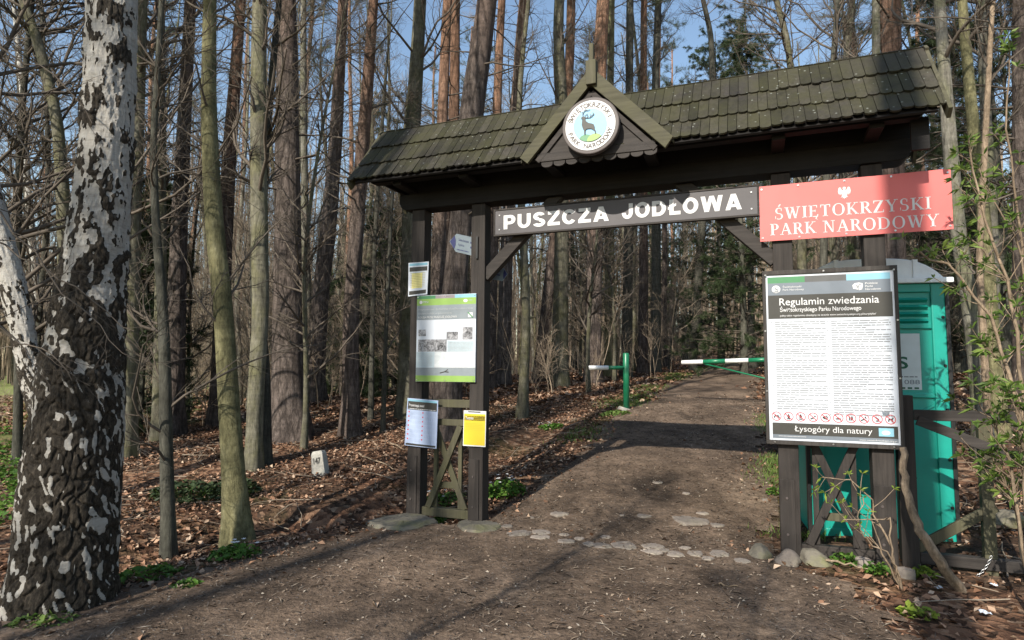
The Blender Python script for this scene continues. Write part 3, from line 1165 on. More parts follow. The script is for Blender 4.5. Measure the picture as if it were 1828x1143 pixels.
# ---------------------------------------------------------------- name board over the passage
tb, T0 = gthing('name_board', 'long grey board reading PUSZCZA JODŁOWA in bold white capitals under the gate beam', 'sign', 2.2, -.045, 2.96)
sh = Sheet((.98, 3.0803), (3.414, 3.0803), (3.414, 2.8386), (.98, 2.8386), -.045)
mb = MB(); sh.panel(mb, .04)
mb.build('board', W_GREY, tb, T0, .003)
mb = MB()
for w0, w1 in ((3.082, 3.095), (2.824, 2.837)):
    mb.box(.967, 3.427, -.052, .0, w0, w1)
mb.box(.967, .979, -.052, 0, 2.838, 3.081); mb.box(3.4145, 3.4255, -.052, 0, 2.838, 3.081)
mb.build('frame', W_DARKX, tb, T0)
mb = MB()
# heavy letters: outline thickened
def glyph_text(sh, mb, word, glyph, a0, a1, base, cap, gap):
    mb.grp += 1
    x, gl = 0, []
    for ch in word:
        w, polys = glyph(ch)
        gl.append((x, polys)); x += w + gap
    tot = x - gap
    for n, (x0, polys) in enumerate(gl):
        for q, p in enumerate(polys):
            pts = [tuple(sh.pt(a0 + (a1 - a0) * (x0 + px) / tot, base - py * cap)) for px, py in p]
            ar = sum(pts[i][0] * pts[(i + 1) % len(pts)][1] - pts[(i + 1) % len(pts)][0] * pts[i][1] for i in range(len(pts)))
            mb.poly(pts if ar > 0 else pts[::-1], sh.v - .0025 - .00006 * q, 0)


glyph_text(sh, mb, 'PUSZCZA', heavy_glyph, .038, .472, .80, .58, .16)
glyph_text(sh, mb, 'JODŁOWA', heavy_glyph, .522, .948, .78, .58, .16)
mb.build_lines('lettering', WHITE, tb, T0)
screws(sh, tb, T0, [(.02, .2), (.02, .8), (.98, .2), (.98, .8)], .007)

# ---------------------------------------------------------------- red park sign
rs, R0 = gthing('red_sign', 'wide red park sign with white eagle and serif lettering on the right gate posts', 'sign', 4.1, -.03, 2.84)
sh = Sheet((3.4273, 3.0776), (4.8076, 3.0776), (4.8076, 2.6005), (3.4273, 2.6005), -.03)
mb = MB(); sh.panel(mb, .006)
mb.build('panel', REDS, rs, R0)
for a, b, word in ((.095, .895, 'ŚWIĘTOKRZYSKI'), (.06, .93, 'PARK NARODOWY')):
    pass
mb = MB()


def serif_text(word, a0, a1, base0, base1, cap):
    mb.grp += 1
    x = 0
    gl = []
    for ch in word:
        if ch == ' ':
            x += .42; continue
        w, polys = serif_glyph(ch)
        gl.append((x, polys))
        x += w + .09
    tot = x - .09
    for x0, polys in gl:
        for p in polys:
            pts = []
            for px, py in p:
                t = (x0 + px) / tot
                pts.append(tuple(sh.pt(a0 + (a1 - a0) * t, base0 + (base1 - base0) * t - py * cap)))
            area = sum(pts[i][0] * pts[(i + 1) % len(pts)][1] - pts[(i + 1) % len(pts)][0] * pts[i][1] for i in range(len(pts)))
            mb.poly(pts if area > 0 else pts[::-1], sh.v - .002, 0)


serif_text('ŚWIĘTOKRZYSKI', .085, .90, .62, .64, .205)
serif_text('PARK NARODOWY', .058, .935, .90, .935, .205)
mb.build_lines('lettering', WHITE, rs, R0)
# small crowned eagle
mb = MB()
eag = [(0, 1), (.13, .98), (.2, .86), (.1, .8), (.14, .68), (.3, .74), (.38, .95), (.52, .98), (.62, .9), (.7, .6), (.62, .3), (.56, .42), (.5, .22), (.44, .4), (.38, .18), (.32, .4), (.24, .28), (.3, .1), (.42, .02), (.25, .02), (.16, .12), (.2, -.1), (.08, -.02), (0, -.16)]
full = eag + [(-x, y) for x, y in eag[::-1][1:-1]]
c = sh.pt(.468, .255)
mb.prism([(c[0] + x * .066, c[1] - .035 + y * .088) for x, y in full], sh.v - .004, sh.v - .0005)
mb.build('eagle', WHITE, rs, R0)
screws(sh, rs, R0, [(.015, .06), (.22, .04), (.47, .04), (.71, .04), (.985, .06), (.015, .94), (.22, .96), (.47, .96), (.72, .96), (.985, .94)], .008)

# ---------------------------------------------------------------- visitor rules board
rb, B0 = gthing('rules_board', 'large white board of visitor rules with black frame, Regulamin zwiedzania', 'notice board', 3.93, -.035, 1.6)
sh = Sheet((3.4406, 2.3332), (4.4128, 2.3332), (4.4128, .9152), (3.4406, .9152), -.042)
mb = MB(); sh.panel(mb, .038)
mb.build('sheet', PAPER, rb, B0)
mb = MB()
fw = .026
for r in ((3.434, 4.419, 2.333 - fw, 2.342), (3.434, 4.419, .907, .915 + fw)):
    mb.box(r[0], r[1], -.054, -.0015, r[2], r[3])
mb.box(3.434, 3.434 + fw, -.054, -.0015, .915 + fw, 2.333 - fw); mb.box(4.419 - fw, 4.419, -.054, -.0015, .915 + fw, 2.333 - fw)
mb.build('frame', wood('board frame timber', (.045, .04, .036), 'z'), rb, B0, .003)
mb = MB()
sh.rect(mb, .035, .327, .032, .068, 0); sh.rect(mb, .327, .64, .032, .068, 1); sh.rect(mb, .64, .955, .032, .068, 2)
sh.rect(mb, .035, .955, .068, .14, 3)
mb.build('header_band', [GREENP, flat('header grey', (.10, .10, .10), .35, .5), BLUEP, GREYP], rb, B0)
mb = MB()
sh.rect(mb, .035, .965, .14, .278, 0)
mb.build('title_band', DARKP, rb, B0)
mb = MB()
sh.rect(mb, .045, .965, .882, .949, 0); sh.rect(mb, .045, .965, .949, .970, 1)
mb.build('footer_band', [DARKP, GREYP], rb, B0)
mb = MB()
sh.text(mb, 'Regulamin zwiedzania', .125, .87, .2, .2, .041, 0, 2, .004)
sh.text(mb, 'Świętokrzyskiego Parku Narodowego', .128, .74, .238, .238, .0235, 0, 2, .008)
sh.text(mb, 'pełny tekst regulaminu dostępny na stronie www.swietokrzyskipn.org.pl/turystyka/', .128, .845, .266, .266, .0105, 0, 2)
sh.text(mb, 'Świętokrzyski', .155, .30, .097, .097, .0105, 0, 2)
sh.text(mb, 'Park Narodowy', .155, .318, .114, .114, .0105, 0, 2)
for k, s in enumerate(('Polskie', 'Parki', 'Narodowe')):
    sh.text(mb, s, .775, (.865, .83, .885)[k], .094 + k * .0165, .094 + k * .0165, .0105, 0, 2, .006)
sh.text(mb, 'Łysogóry dla natury', .215, .785, .928, .928, .032, 0, 2)
sh.text(mb, 'www.swietokrzyskipn.org.pl', .69, .955, .9655, .9655, .0085, 0, 2)
sh.disc(mb, .102, .104, .034, .0225, 0, 2)
mb.grp += 1
pol = [(.682, .098), (.70, .086), (.73, .083), (.757, .088), (.758, .105), (.752, .122), (.73, .127), (.705, .120), (.688, .118)]
mb.poly([tuple(sh.pt(*p)) for p in pol][::-1], sh.v - .0044, 0)
rr = random.Random(4)
sh.words(mb, .09, .30, .958, .0022, rr, 0, 2, .004)
mb.build_lines('lettering', WHITE, rb, B0)
mb = MB()
sh.line(mb, [(.096, .093), (.1, .1), (.104, .104), (.116, .108), (.116, .116)], .006, 0, 3)
sh.line(mb, [(.1, .104), (.101, .117)], .005, 0, 3)
sh.line(mb, [(.085, .119), (.118, .119)], .006, 0, 3)
sh.line(mb, [(.724, .124), (.723, .105), (.708, .096)], .005, 0, 3)
sh.line(mb, [(.723, .107), (.735, .094), (.746, .097)], .005, 0, 3)
sh.line(mb, [(.723, .112), (.705, .106)], .004, 0, 3)
mb.build('logo_drawing', GREYP, rb, B0)
mb = MB()
rr = random.Random(8)
for a0, a1, n in ((.085, .475, 39), (.515, .945, 41)):
    para = 0
    for k in range(n):
        b = .298 + k * .0132
        end = a1
        if para == 0:
            para = rr.randint(2, 6)
            sh.words(mb, a0 - .032, a0 - .02, b, .004, rr, 0, 1)
        para -= 1
        if para == 0: end = a0 + (a1 - a0) * rr.uniform(.3, .8)
        sh.words(mb, a0, end, b, .0052, rr, 0, 1, .0062)
mb.build('small_print', GREYTXT, rb, B0)
icons = {0: [[(-.5, .3), (-.2, -.3), (.1, .1), (.3, -.2), (.6, .3)]], 1: [[(0, -.5), (0, .1), (-.2, .6)], [(0, .1), (.2, .6)], [(-.3, -.1), (.3, -.1)]], 2: [[(-.3, .5), (.3, .5)], [(0, -.5), (-.2, .1), (.2, .1), (0, -.5)]], 3: [[(-.5, .4), (.2, .1)], [(.3, -.3), (.5, -.1)]], 4: [[(-.5, 0), (-.1, -.3), (-.1, .3), (-.5, 0)], [(.2, -.4), (.35, 0), (.2, .4)]],
         5: [[(-.5, .2), (.5, .2)], [(-.1, -.1), (.3, .2)]], 6: [[(-.3, .4), (-.3, -.4)], [(0, .4), (.2, -.4), (.3, .3)]], 7: [[(-.6, .4), (0, .1), (.5, .5)], [(.2, -.4), (.4, -.1)]], 8: [[(-.3, -.4), (.3, .1)], [(-.2, .4), (.2, .4)]], 9: [[(-.4, .4), (-.3, 0), (.3, -.05), (.5, -.4)], [(.3, 0), (.3, .5)]]}
for k in range(10):
    a = .078 + k * (.916 - .078) / 9
    b = .845
    mb = MB()
    sh.ring(mb, a, b, .038, .0262, .86, 0, 1)
    for pl in icons[k]:
        sh.line(mb, [(a + x * .036, b + y * .025) for x, y in pl], .008, 1, 1.5)
    sh.line(mb, [(a - .026, b - .018), (a + .026, b + .018)], .005, 0, 2)
    mb.build('pictogram', [REDLINE, DARKP], rb, B0)
mb = MB()
sh.rect(mb, .83, .935, .893, .938, 0, 2); sh.disc(mb, .88, .918, .03, .012, 1, 3)
mb.build('badge', [BLUEP, WHITE], rb, B0)
mb = MB()
for x in np.linspace(-.024, .024, 7):
    sh.line(mb, [(.885 + x, .802), (.885 + x * .8, .825 - abs(x) * .2)], .006, 0, 1)
mb.build('scribble_mark', GREYP, rb, B0)
screws(Sheet(*sh.c, -.055), rb, B0, [(.02, .02), (.47, .008), (.98, .02), (.06, .992), (.5, .992), (.93, .992), (.992, .3), (.992, .62), (.008, .35), (.008, .7)], .007)

# ---------------------------------------------------------------- green trail poster on the left posts
ps_, P0 = gthing('trail_poster', 'lime green and white trail poster with grey photographs on the left gate posts', 'poster', .43, -.02, 1.82)
sh = Sheet((.0961, 2.2644), (.7712, 2.2644), (.7712, 1.376), (.0961, 1.376), -.026)
mb = MB(); sh.panel(mb, .02); mb.build('panel', PAPER, ps_, P0)
mb = MB()
sh.rect(mb, 0, .32, .004, .042, 0); sh.rect(mb, .32, .65, .004, .042, 1); sh.rect(mb, .65, 1, .004, .042, 2)
sh.rect(mb, 0, 1, .042, .118, 3); sh.rect(mb, 0.0, 1, .118, .285, 4)
mb.build('header_band', [GREENP, flat('warm grey print', (.25, .22, .23), .4, .4), BLUEP, LIMEP, flat('mid grey print', (.22, .25, .27), .4, .4)], ps_, P0)
mb = MB()
sh.rect(mb, 0, 1, .84, .93, 0); sh.rect(mb, 0, 1, .93, .998, 1)
sh.line(mb, [(.42, .90), (.5, .885), (.56, .89)], .01, 2, 2); sh.line(mb, [(.5, .885), (.55, .86)], .008, 2, 2)
mb.build('footer_band', [flat('mid grey print', (.22, .25, .27)), LIMEP, DARKP], ps_, P0)
mb = MB()
sh.text(mb, 'Przyrodniczo - kulturowa ścieżka edukacyjna', .03, .95, .175, .175, .022, 1, 2)
sh.text(mb, 'śladami kolejki wąskotorowej', .03, .6, .222, .222, .022, 1, 2)
sh.text(mb, 'KOLEJA PRZEZ PUSZCZĘ JODŁOWĄ', .03, .69, .268, .268, .022, 0, 2, .008)
sh.disc(mb, .07, .08, .026, .02, 0, 2); sh.disc(mb, .83, .078, .035, .018, 0, 2)
rr = random.Random(2)
sh.words(mb, .10, .2, .072, .006, rr, 1, 2); sh.words(mb, .10, .2, .085, .006, rr, 1, 2); sh.words(mb, .88, .95, .075, .006, rr, 1, 2)
mb.grp += 1
sh.rect(mb, .875, .95, .215, .268, 0, 2)
mb.build_lines('lettering', [WHITE, LIMETXT], ps_, P0)
mb = MB()
sh.line(mb, [(.875, .213), (.95, .27)], .012, 0, 3)
mb.build('trail_mark', GREENP, ps_, P0)
for r in ((.035, .165, .40, .475), (.035, .52, .515, .655), (.52, .71, .43, .52), (.785, .95, .38, .52)):
    mb = MB(); sh.rect(mb, *r, 0, 1); mb.build('photograph', PHOTOP, ps_, P0)
mb = MB()
sh.rect(mb, .32, .995, .66, .838, 0, 1)
mb.build('map', MAPP, ps_, P0)
mb = MB()
sh.rect(mb, .54, .97, .535, .655, 0, 1)
for k in range(7):
    sh.words(mb, .57, .94, .55 + k * .0145, .004, rr, 1, 2)
mb.grp += 1
sh.rect(mb, 0.005, .318, .66, .838, 0, 1)
for k in range(9):
    sh.words(mb, .03, .29, .68 + k * .0165, .004, rr, 1, 2)
mb.build_lines('text_block', [flat('pale blue print', (.42, .50, .54)), LIMETXT], ps_, P0)
screws(sh, ps_, P0, [(.02, .02), (.5, .02), (.98, .02), (.02, .98), (.5, .985), (.98, .98)], .006)


# ---------------------------------------------------------------- small notices
def notice(name, label, corners_px, v, mats):
    cs = [on_v(x, y, v) for x, y in corners_px]
    cu, cw = np.mean([c[0] for c in cs]), np.mean([c[1] for c in cs])
    o, org = gthing(name, label, 'notice', cu, v, cw)
    s = Sheet(*cs, v, .0015)
    mb = MB(); s.panel(mb, .004); mb.build('sheet', mats, o, org)
    return o, org, s


n1, o1, s1 = notice('paper_notice', 'small white notice with pale yellow text block high on the leftmost gate post', [(728, 472), (764, 469), (762, 527.5), (728, 532)], -.012, PAPER)
mb = MB()
s1.rect(mb, .05, .95, .03, .1, 0); s1.rect(mb, .06, .95, .14, .27, 1)
s1.rect(mb, .05, .93, .85, .96, 1); s1.rect(mb, .18, .72, .32, .78, 2)
for k in range(9):
    s1.words(mb, .12, .86, .33 + k * .05, .012, random.Random(k), 3, 2)
mb.build('print', [BLUEP, DARKP, PALEYEL, flat('olive small print', (.45, .40, .15))], n1, o1)
n2, o2, s2 = notice('paper_notice', 'bluish laminated notice with dark heading and red bullet marks on the leftmost gate post', [(729.5, 713), (784, 717), (782, 803), (725, 797.4)], -.022, BLUEPAPER)
mb = MB()
s2.rect(mb, .03, .97, .02, .06, 0); s2.rect(mb, .03, .97, .06, .235, 1); s2.rect(mb, .03, .97, .945, .985, 1)
s2.text(mb, 'Przestrzegaj zasad', .07, .56, .165, .165, .05, 2, 2, .01)
s2.words(mb, .06, .94, .215, .012, random.Random(1), 2, 2)
for col, a in enumerate((.08, .53)):
    for k in range(7):
        b = .285 + k * .094
        s2.disc(mb, a, b, .022, .016, 3, 1, 10)
        for j in range(3):
            s2.words(mb, a + .07, a + .4, b + j * .022, .006, random.Random(k * 5 + j + col * 50), 4, 1, .02)
mb.build('print', [BLUEP, DARKP, WHITE, REDLINE, flat('blue small print', (.35, .42, .55))], n2, o2)
n3, o3, s3 = notice('paper_notice', 'yellow notice headed Turysto on the second gate post from the left', [(830, 733.7), (870, 735), (869.5, 799), (829, 797)], -.022, WHITE)
mb = MB()
s3.rect(mb, .03, .97, .09, .965, 0); s3.rect(mb, .04, .96, .145, .28, 1); s3.rect(mb, .2, .75, .02, .05, 1)
s3.text(mb, 'Turysto', .09, .45, .245, .245, .075, 2, 2, .015)
for k in range(5):
    s3.words(mb, .1, .9, .36 + k * .045, .012, random.Random(k), 3, 2)
mb.build('print', [YELLOWP, DARKP, WHITE, flat('ochre small print', (.62, .45, .05))], n3, o3)

# ---------------------------------------------------------------- trail pointers
for lab, pts, v, tipm, yawv in (
        ('pale grey trail arrow pointing left with navy tip between the left gate posts', [(800.5, 432.4), (813, 418.7), (848, 426), (850, 459.5), (812, 451)], .02, 1, 0),
        ('shaded grey trail arrow pointing right behind the knee brace of the gate', [(905, 490), (898, 479), (872, 474), (874, 499), (896, 502)], .22, -1, 0)):
    pp = [on_v(x, y, v) for x, y in pts]
    cu, cw = np.mean([p[0] for p in pp]), np.mean([p[1] for p in pp])
    o, org = gthing('trail_arrow', lab, 'sign', cu, v, cw)
    MB().prism(pp, v, v + .006).build('plate', SIGNGREY, o, org)
    mb = MB()
    tip = np.array(pp[0]); a = np.array(pp[1]); b = np.array(pp[-1])
    mb.poly([tuple(tip * .9 + (a + b) / 2 * .1), tuple(tip * .25 + b * .75), tuple(tip * .05 + b * .62 + a * .33), tuple(tip * .05 + a * .62 + b * .33), tuple(tip * .25 + a * .75)][::(1 if tipm > 0 else -1)], v - .002)
    mb.build('navy_tip', NAVY, o, org)
    s = Sheet(a, pp[2], pp[3], b, v, .002)
    mb = MB()
    if tipm > 0:
        s.text(mb, 'Święta Katarzyna', .12, .62, .36, .36, .13, 0, 1)
        s.text(mb, 'Łysica', .12, .4, .62, .62, .13, 0, 1)
        s.words(mb, .7, .95, .32, .1, random.Random(1), 0, 1); s.words(mb, .7, .95, .58, .1, random.Random(2), 0, 1)
        s.words(mb, .05, .62, .85, .06, random.Random(3), 0, 1, .02)
    else:
        s.words(mb, .2, .8, .3, .1, random.Random(5), 0, 1); s.words(mb, .2, .7, .6, .1, random.Random(6), 0, 1)
    mb.build_lines('lettering', NAVY, o, org)
    if tipm > 0:
        q0, q1 = on_v(849, 424, .0), on_v(851, 463, .0)
        MB().box(q0[0], q0[0] + .022, -.02, .03, q1[1], q0[1]).build('bracket', BLACKPL, o, org)

# ---------------------------------------------------------------- portable toilet
TY = math.atan2(-.254, 1.232)
TL = np.array([2.625, 5.585, 0])
TL[2] = -.02
to = thing('portable_toilet', 'teal green portable toilet with pale domed roof behind the rules board', 'portable toilet', tuple(TL), TY)
TWd, TDp, THt = 1.19, 1.25, 2.30
mb = MB()
# front skin with recessed panels
mb.box(.03, TWd - .03, .012, TDp, .08, THt)
mb.build('body', TEAL, to, (0, 0, 0), .02)
mb = MB()
for x0, x1 in ((.03, .14), (TWd - .14, TWd - .03)):
    mb.box(x0, x1, -.012, .011, .08, THt)
for z0, z1 in ((.08, .16), (1.30, 1.345), (1.90, 1.95), (2.22, THt)):
    mb.box(.141, TWd - .141, -.010, .0112, z0, z1)
mb.build('raised_frame', TEAL, to, (0, 0, 0), .01)
mb = MB()
mb.bar((.72, 1.02), (.94, 1.18), .018, -.002, .0115)
mb.bar((.72, .30), (.72, 1.02), .018, -.002, .0115)
mb.bar((.94, 1.18), (1.04, 1.24), .018, -.002, .0115)
mb.bar((.30, .30), (.72, .30), .018, -.002, .0115)
mb.build('moulded_rib', TEAL, to)
for k in range(4):
    z = 1.99 + k * .062
    mb = MB()
    mb.add([(.16, .011, z), (1.02, .011, z), (1.02, -.026, z - .022), (.16, -.026, z - .022), (.16, .011, z - .045), (1.02, .011, z - .045)],
           [(0, 3, 2, 1), (3, 4, 5, 2), (0, 4, 3), (1, 2, 5)])
    mb.build('vent_louvre', TEAL, to)
mb = MB()
for x in (0.0, TWd - .034):
    mb.box(x, x + .033, -.022, .03, .03, THt - .005)
mb.box(TWd - .029, TWd + .006, .031, TDp, .03, .1)
mb.build('corner_strip', BLACKPL, to, (0, 0, 0), .006)
for x, z in ((TWd - .055, 1.58), (TWd - .055, 2.0), (TWd - .055, .78), (TWd - .055, .38), (.86, .62), (.76, 1.15), (TWd - .055, 1.2)):
    mb = MB()
    mb.tube([(x, -.012, z), (x, -.024, z)], [.014, .011], 10)
    mb.build('bolt', BLACKPL, to)
mb = MB()
mb.box(.02, TWd - .02, .0, TDp, 0, .078)
mb.build('base_skid', BLACKPL, to)
# roof : flange and shallow barrel dome
mb = MB()
mb.box(-.03, TWd + .03, -.05, TDp + .04, THt, THt + .045)
prof = [(.02 + (TWd - .04) * t, THt + .045 + .185 * (1 - abs(2 * t - 1) ** 3.6)) for t in np.linspace(0, 1, 25)]
mb.prism(prof, -.0, TDp)
mb.build('roof', ROOFPL, to, (0, 0, 0), .008)
mb = MB()
for x in (.3, .62, .94):
    mb.prism([(x - .02, THt + .03), (x + .02, THt + .03), (x + .02, THt + .045 + .185 * (1 - abs(2 * (x - .02) / (TWd - .04) - 1) ** 3.6) + .012), (x - .02, THt + .045 + .185 * (1 - abs(2 * (x - .02) / (TWd - .04) - 1) ** 3.6) + .012)], -.008, TDp + .005)
mb.build('roof_rib', ROOFPL, to)
sh = Sheet((.36, 1.86), (.955, 1.86), (.955, 1.37), (.36, 1.37), .0095, .002)
mb = MB(); sh.rect(mb, 0, 1, 0, 1, 0, 0)
sh.text(mb, 'IS', .62, .83, .62, .62, .2, 1, 1, .02)
sh.text(mb, '733 088', .52, .975, .90, .90, .075, 2, 1)
sh.words(mb, .45, .96, .77, .02, random.Random(2), 2, 1)
for k in range(6):
    sh.rect(mb, .45 + k * .09, .51 + k * .09, .955, .985, 1, 1)
mb.build('sticker', [flat('sticker silver', (.50, .58, .60), .4, .5, .08), flat('sticker green', (.015, .10, .06)), GREYP], to)

# ---------------------------------------------------------------- fence on the right
fe, F0 = gthing('timber_fence', 'dark timber fence with diagonal braces beside the portable toilet', 'fence', 4.9, .1, 0)
MB().box(4.39, 4.51, .07, .17, -.02, 1.32).build('fence_post', W_DARK, fe, F0, .005)
MB().box(4.93, 5.01, .09, .16, -.05, 1.19).build('fence_post', W_OLIVE, fe, F0, .005)
MB().box(5.75, 5.85, .09, .16, -.05, 1.25).build('fence_post', W_DARK, fe, F0, .005)
MB().box(4.512, 5.9, .075, .088, 1.127, 1.21).build('top_rail', W_DARKX, fe, F0, .004)
MB().box(4.512, 5.9, .07, .15, .035, .118).build('bottom_rail', W_DARKX, fe, F0, .005)
MB().bar((4.53, 1.13), (5.74, .62), .075, .055, .0745).build('diagonal_brace', W_DARKX, fe, F0, .004)
MB().bar((4.5, .14), (5.02, .5), .075, .10, .135).build('diagonal_brace', W_OLIVE, fe, F0, .004)
ch, C0 = gthing('metal_chain', 'short bright metal chain hanging from the fence rail above the ground', 'chain', 5.0, .05, .05)
p0 = np.array(on_v(1775, 985, .04)); p1 = np.array(on_v(1752, 1018, .04))
for k in range(9):
    t = k / 8
    c = p0 * (1 - t) + p1 * t + np.array([.012 * math.sin(t * 3), 0])
    d = (p1 - p0) / np.linalg.norm(p1 - p0)
    nrm = np.array([-d[1], d[0]])
    P = []
    for a in np.linspace(0, 2 * math.pi, 13):
        lat, lon = .0075 * math.cos(a), .013 * math.sin(a)
        if k % 2:
            P.append((c[0] + d[0] * lon, .05 + lat, c[1] + d[1] * lon))
        else:
            P.append((c[0] + d[0] * lon + nrm[0] * lat, .05, c[1] + d[1] * lon + nrm[1] * lat))
    MB().tube(P, [.0028] * 13, 6, 0, False).build('chain_link', STEEL, ch, C0, 0, True)

# ---------------------------------------------------------------- barrier
bp = np.array([2.2, 11.94, tz(2.2, 11.94)])
ba = thing('barrier_rest', 'green post with short white tipped arm left of the path', 'barrier post', tuple(bp))
MB().tube([(0, 0, -.05), (0, 0, 1.07), (0, 0, 1.085)], [.06, .06, .045], 16).build('post', GREENPAINT, ba, (0, 0, 0), 0, True)
dv = np.array([-.985, -.17])
mb = MB(); mb.tube([(dv[0] * .05, dv[1] * .05, .80), (dv[0] * .36, dv[1] * .36, .80)], [.037, .037], 12); mb.build('arm', GREENPAINT, ba, (0, 0, 0), 0, True)
mb = MB(); mb.tube([(dv[0] * .361, dv[1] * .361, .80), (dv[0] * .74, dv[1] * .74, .797)], [.042, .042], 12); mb.build('white_tip', WHITEPAINT, ba, (0, 0, 0), 0, True)
mb = MB(); mb.tube([(0, 0, -.04), (.02, 0, .025)], [.19, .16], 9); mb.build('concrete_foot', CONC, ba)
# boom, pivoting on a post hidden behind the rules board
tip = at(1218, 643.5, 12.6); far = at(1372, 636.5, 11.75)
d = (far - tip) / np.linalg.norm(far - tip)
L = 3.0
piv = tip + d * L
pvz = tz(piv[0], piv[1])
bb = thing('barrier_boom', 'green and white striped barrier boom reaching over the path from the right', 'barrier', (piv[0], piv[1], pvz))
org = (piv[0], piv[1], pvz)
cuts = [0, .43, .86, 1.29, 1.72, 2.15, 2.58, 3.0]
for k in range(7):
    mb = MB()
    mb.tube([tuple(tip + d * (cuts[k] + .001)), tuple(tip + d * cuts[k + 1])], [.044, .044], 12)
    mb.build('boom_section', WHITEPAINT if k % 2 == 0 else GREENPAINT, bb, org, 0, True)
mb = MB()
a = tip + d * .45 - np.array([0, 0, .04]); b = tip + d * 1.75 - np.array([0, 0, .40])
mb.tube([tuple(a), tuple(b), tuple(tip + d * 2.95 - np.array([0, 0, .62]))], [.014] * 3, 8)
mb.tube([tuple(tip + d * 1.66 - np.array([0, 0, .03])), tuple(tip + d * 1.66 - np.array([0, 0, .38]))], [.014] * 2, 8)
mb.build('strut', GREENPAINT, bb, org, 0, True)
mb = MB(); mb.tube([tuple(piv + np.array([0, 0, .12])), (piv[0], piv[1], pvz - .05)], [.07, .07], 14); mb.build('post', GREENPAINT, bb, org, 0, True)

# ---------------------------------------------------------------- boundary stone
sp = hit(577, 851)
bs = thing('boundary_stone', 'leaning white painted boundary stone with number 147 among brown leaves', 'boundary stone', (sp[0], sp[1], sp[2] - .03), -.12)
bs.rotation_euler = (math.radians(-6), math.radians(-11), math.radians(-8))
mb = MB()
vs = []
for z, h in ((-.12, .098), (.29, .08), (.33, .064)):
    vs += [(-h, -h * .85, z), (h, -h * .85, z), (h, h * .85, z), (-h, h * .85, z)]
fs = [(0, 3, 2, 1), (8, 9, 10, 11)]
for l in (0, 4):
    for i in range(4):
        j = (i + 1) % 4
        fs.append((l + i, l + j, l + 4 + j, l + 4 + i))
mb.add(vs, fs)
mb.build('block', stone_mat('whitewashed stone', (.42, .40, .35), .2), bs, (0, 0, 0), .008)
V, F = text_geo('147', .02)
mb = MB()
xc = (V[:, 0].min() + V[:, 0].max()) / 2
mb.add([((x - xc) * .072, -.0775, .165 + y * .112) for x, y in V], F)
mb.build('lettering', DARKP, bs)

# ---------------------------------------------------------------- stones
def stone_mesh(rng, sx, sy, sz, flatn=1.0):
    bm = bmesh.new()
    bmesh.ops.create_icosphere(bm, subdivisions=4, radius=1)
    ph = rng.uniform(0, 6, 9)
    cutp = [norm(rng.normal(size=3)) for _ in range(7)]
    for v in bm.verts:
        p = np.array(v.co)
        for c in cutp:
            dd = p @ c - .62
            if dd > 0: p = p - c * dd * .85
        k = 1 + .07 * math.sin(3 * p[0] + ph[0]) + .06 * math.sin(4 * p[1] + ph[1]) + .05 * math.sin(5 * p[2] + 3 * p[0] + ph[2]) + .025 * math.sin(11 * p[0] + 9 * p[1] + ph[3]) + .02 * math.sin(17 * p[2] + 13 * p[0] + ph[4])
        p = p * k
        v.co = (p[0] * sx, p[1] * sy, p[2] * sz)
    me = bpy.data.meshes.new('stone')
    bm.to_mesh(me); bm.free()
    me.polygons.foreach_set('use_smooth', [True] * len(me.polygons))
    return me


srng = np.random.default_rng(21)
row = [(650, 218, 95, 25), (740, 213, 85, 18), (738, 233, 95, 18), (830, 222, 40, 22), (838, 247, 70, 18), (925, 258, 55, 18), (980, 264, 75, 24), (1075, 262, 100, 44), (1185, 264, 85, 28), (1180, 287, 90, 18), (1270, 294, 70, 32), (1350, 293, 75, 25), (1445, 292, 80, 55), (1540, 318, 60, 30), (995, 230, 45, 12), (1310, 270, 45, 12), (890, 238, 40, 14), (1230, 280, 40, 14), (1400, 312, 50, 16), (600, 190, 50, 16)]
loose = [(815, 137, 75, 28), (1145, 143, 60, 25), (1325, 153, 140, 35), (1440, 175, 60, 14), (1060, 142, 22, 14), (1380, 127, 50, 10), (1200, 6, 40, 12), (1315, 50, 30, 20), (1625, 70, 26, 12), (700, 155, 22, 8)]


def slab_mesh(rng, sx, sy, h):
    """flat angular stone: uneven polygon with a chipped top edge"""
    n = int(rng.integers(6, 10))
    a = np.sort(np.linspace(0, 2 * np.pi, n, endpoint=False) + rng.uniform(-.25, .25, n))
    r = rng.uniform(.72, 1.12, n)
    A = np.linspace(0, 2 * np.pi, 36, endpoint=False)
    px_ = np.interp(A, np.append(a, a[0] + 2 * np.pi), np.append(r * np.cos(a), r[0] * np.cos(a[0])), period=2 * np.pi)
    py_ = np.interp(A, np.append(a, a[0] + 2 * np.pi), np.append(r * np.sin(a), r[0] * np.sin(a[0])), period=2 * np.pi)
    V, F = [], []
    tx, ty = rng.uniform(-.2, .2, 2)
    for k, z in ((1.06, -1.0), (1.02, .35), (.93, .85), (.62, 1.0), (.28, 1.05)):
        for x, y in zip(px_, py_):
            V.append((x * k * sx, y * k * sy, h * (z + (tx * x + ty * y) * (z > 0) + rng.uniform(-.10, .10) * (z > .5))))
    for l in range(4):
        for i in range(36):
            j = (i + 1) % 36
            F.append((l * 36 + i, l * 36 + j, l * 36 + 36 + j, l * 36 + 36 + i))
    F.append(tuple(range(4 * 36, 5 * 36)))
    me = bpy.data.meshes.new('stone')
    me.from_pydata(V, [], F)
    return me


